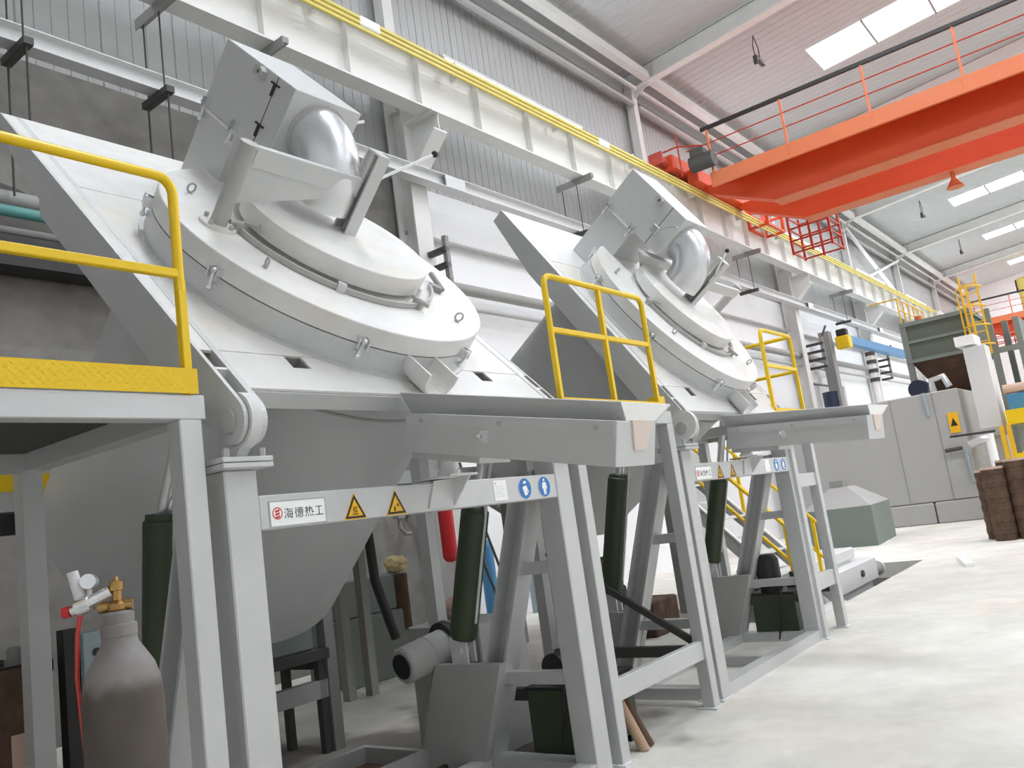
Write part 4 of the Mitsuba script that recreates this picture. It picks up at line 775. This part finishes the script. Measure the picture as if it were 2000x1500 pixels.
put('pipe', MB().cyl((23.2, 3.35, .0), (23.2, 3.35, 2.05), .10, n=16), 'm_brightwhite', t, smooth=40); put('elbow', MB().tube([(23.2, 3.35, 1.95), (23.2, 3.55, 1.95), (23.2, 3.8, 1.85)], .11, 12), 'm_alu', t, smooth=True); put('bar', MB().tube([(23.2, 3.2, 2.1), (23.2, 4.2, 2.12)], .03, 6), 'm_black', t)
put('blue_drum', MB().lathe([(0, 0), (.2, 0), (.21, .1), (.2, .15), (.21, .5), (.2, .55), (.21, .95), (0, 1)], (24.6, 7.25, 3.35), (24.6, 7.25, 3.95), 24), 'm_navy', smooth=40, label='dark blue drum standing on the left end of the grey block', cat='drum')
put('blue_motor', MB().cyl((24.8, 5.0, 3.55), (25.3, 5.0, 3.55), .25, n=20).box(24.8, 25.3, 4.8, 5.2, 3.35, 3.6), 'm_navy', smooth=40, label='dark blue motor on top of the grey block under the green tank', cat='motor')
put('silver_valve', MB().tube([(24.6, 4.6, 3.4), (24.6, 4.6, 3.7), (24.6, 4.3, 3.75), (24.6, 4.2, 3.45)], .09, 12), 'm_alu', smooth=True, label='silver bent pipe on top of the grey block', cat='pipe')
t = thing('striped_pipe', 'upright white pipe with dark rings behind the grey block', 'pipe')
put('pipe', MB().cyl((24.5, 5.95, 3.36), (24.5, 5.95, 4.7), .09, n=16), 'm_brightwhite', t, smooth=40)
for z in (3.95, 4.2, 4.45, 4.68): put('ring', MB().cyl((24.5, 5.95, z), (24.5, 5.95, z + .1), .13, n=16), 'm_dark', t, smooth=40)
t = thing('green_tank', 'dark green rectangular tank raised on posts at the far right', 'tank')
put('tank', MB().box(27, 30.5, 3.75, 5.5, 4.55, 5.72, .02), 'm_tank', t); put('rim', MB().box(26.93, 30.57, 3.68, 5.57, 5.6, 5.72).box(26.95, 27, 3.72, 5.53, 5.08, 5.16).box(26.93, 30.57, 3.68, 5.57, 4.5, 4.6), 'm_hood', t)
put('hopper', MB().hexa([(28, 4.2, 3.5), (29.5, 4.2, 3.5), (29.5, 5.0, 3.5), (28, 5.0, 3.5), (27.05, 3.8, 4.5), (30.4, 3.8, 4.5), (30.4, 5.45, 4.5), (27.05, 5.45, 4.5)]), 'm_rust', t)
for x_, y_, z_ in ((26.95, 5.42, 3.352), (26.95, 3.2, 0), (30.4, 5.42, 3.352), (30.4, 3.2, 0)): put('post', MB().box(x_, x_ + .16, y_, y_ + .16, z_, 5.6), 'm_hood', t)
put('side_frame', MB().box(26.95, 30.5, 2.55, 2.7, 0, 5.2).box(26.95, 27.1, 2.7, 3.2, 4.3, 4.45), 'm_hood', t)
for i, y_ in enumerate((5.1, 4.55, 4.0)): put('top_fitting', MB().cyl((27.4, y_, 5.72), (27.4, y_, 5.9), .1, n=14), ('m_orange', 'm_brightwhite', 'm_pale')[i], t, smooth=40)
rl = MB()
for a, b in (((27, 5.5, 6.5), (30.4, 5.5, 6.5)), ((27, 5.5, 6.15), (30.4, 5.5, 6.15)), ((27, 5.5, 6.5), (27, 6.3, 6.5))): rl.tube([a, b], .02, 6)
for q in range(6): rl.tube([(27 + q * .68, 5.5, 5.72), (27 + q * .68, 5.5, 6.5)], .02, 6)
put('railing', rl, 'm_ladder', t)
lk = put('ladder', MB().box(26.7, 26.75, 3.72, 3.77, 4.3, 6.6).box(26.7, 26.75, 3.30, 3.35, 4.3, 6.6), 'm_ladder', t)
for z in np.arange(4.4, 6.5, .28): put('rung', MB().tube([(26.72, 3.35, z), (26.72, 3.72, z)], .018, 6), 'm_ladder', lk)
for z in (4.55, 5.1, 5.65, 6.2): put('hoop', MB().tube([(26.7 - .55 * math.sin(q), 3.535 + .33 * math.cos(q), z) for q in np.linspace(0, math.pi, 12)], .025, 6), 'm_ladder', lk)
put('strap', MB().box(26.13, 26.16, 3.50, 3.56, 4.55, 6.2).box(26.4, 26.43, 3.80, 3.84, 4.55, 6.2), 'm_ladder', lk)
t = thing('yellow_platform', 'yellow edged platform with blue equipment cut off by the right frame edge', 'platform')
put('edge', MB().box(23.5, 26, 1.6, 2.95, 2.2, 2.55), 'm_yellow', t); put('edge', MB().box(23.5, 26, 1.6, 2.95, 1.35, 1.5), 'm_yellow', t)
for y_ in (2.9, 3.05): put('post', MB().box(23.5, 23.62, y_, y_ + .1, 0, 2.2), 'm_ladder', t)
put('blue_tank', MB().cyl((24.2, 2.6, 1.52), (24.2, 2.6, 2.18), .3, n=20), 'm_bluegrey', t, smooth=40); put('blue_bin', MB().box(24, 24.6, 2.3, 2.9, 2.55, 2.95), 'm_blue', t); put('roll', MB().cyl((24.1, 2.2, 3.08), (24.1, 2.95, 3.08), .12, n=16), 'm_tan', t, smooth=40)
# rusty moulds standing on the floor at the right edge
for i, (x_, y_, r_, h_) in enumerate(((17.85, 2.66, .19, 1.30), (17.9, 2.27, .19, 1.40), (17.8, 1.88, .19, 1.36), (18.3, 2.45, .19, 1.4), (18.35, 2.85, .19, 1.26))):
    t = thing('rusty_mould', 'rusty brown cylindrical mould standing at the right edge, %s' % ('leftmost and front', 'second from the left', 'third from the left', 'behind the second', 'behind the leftmost')[i], 'mould', 'rusty moulds')
    pr = [(0, 0), (r_, 0)]
    for q in range(12): pr += [(r_ * (1.0 + .05 * (q % 2)), q / 12 + .01), (r_ * (1.0 + .05 * (q % 2)), (q + 1) / 12)]
    put('body', MB().lathe(pr + [(r_, .999), (r_ * .7, 1), (r_ * .7, .97), (0, .97)], (x_, y_, 0), (x_, y_, h_), 24), 'm_rust', t, smooth=30); put('rim', MB().lathe([(r_ * .7, 0), (r_ * 1.05, 0), (r_ * 1.05, 1), (r_ * .7, 1)], (x_, y_, h_), (x_, y_, h_ + .04), 24), 'm_tan', t, smooth=40)
put('wood_stick', MB().bar((15.3, 3.0, .03), (14.0, 2.64, .03), .12, .06), 'm_brightwhite', label='pale stick lying on the floor at the right', cat='stick')
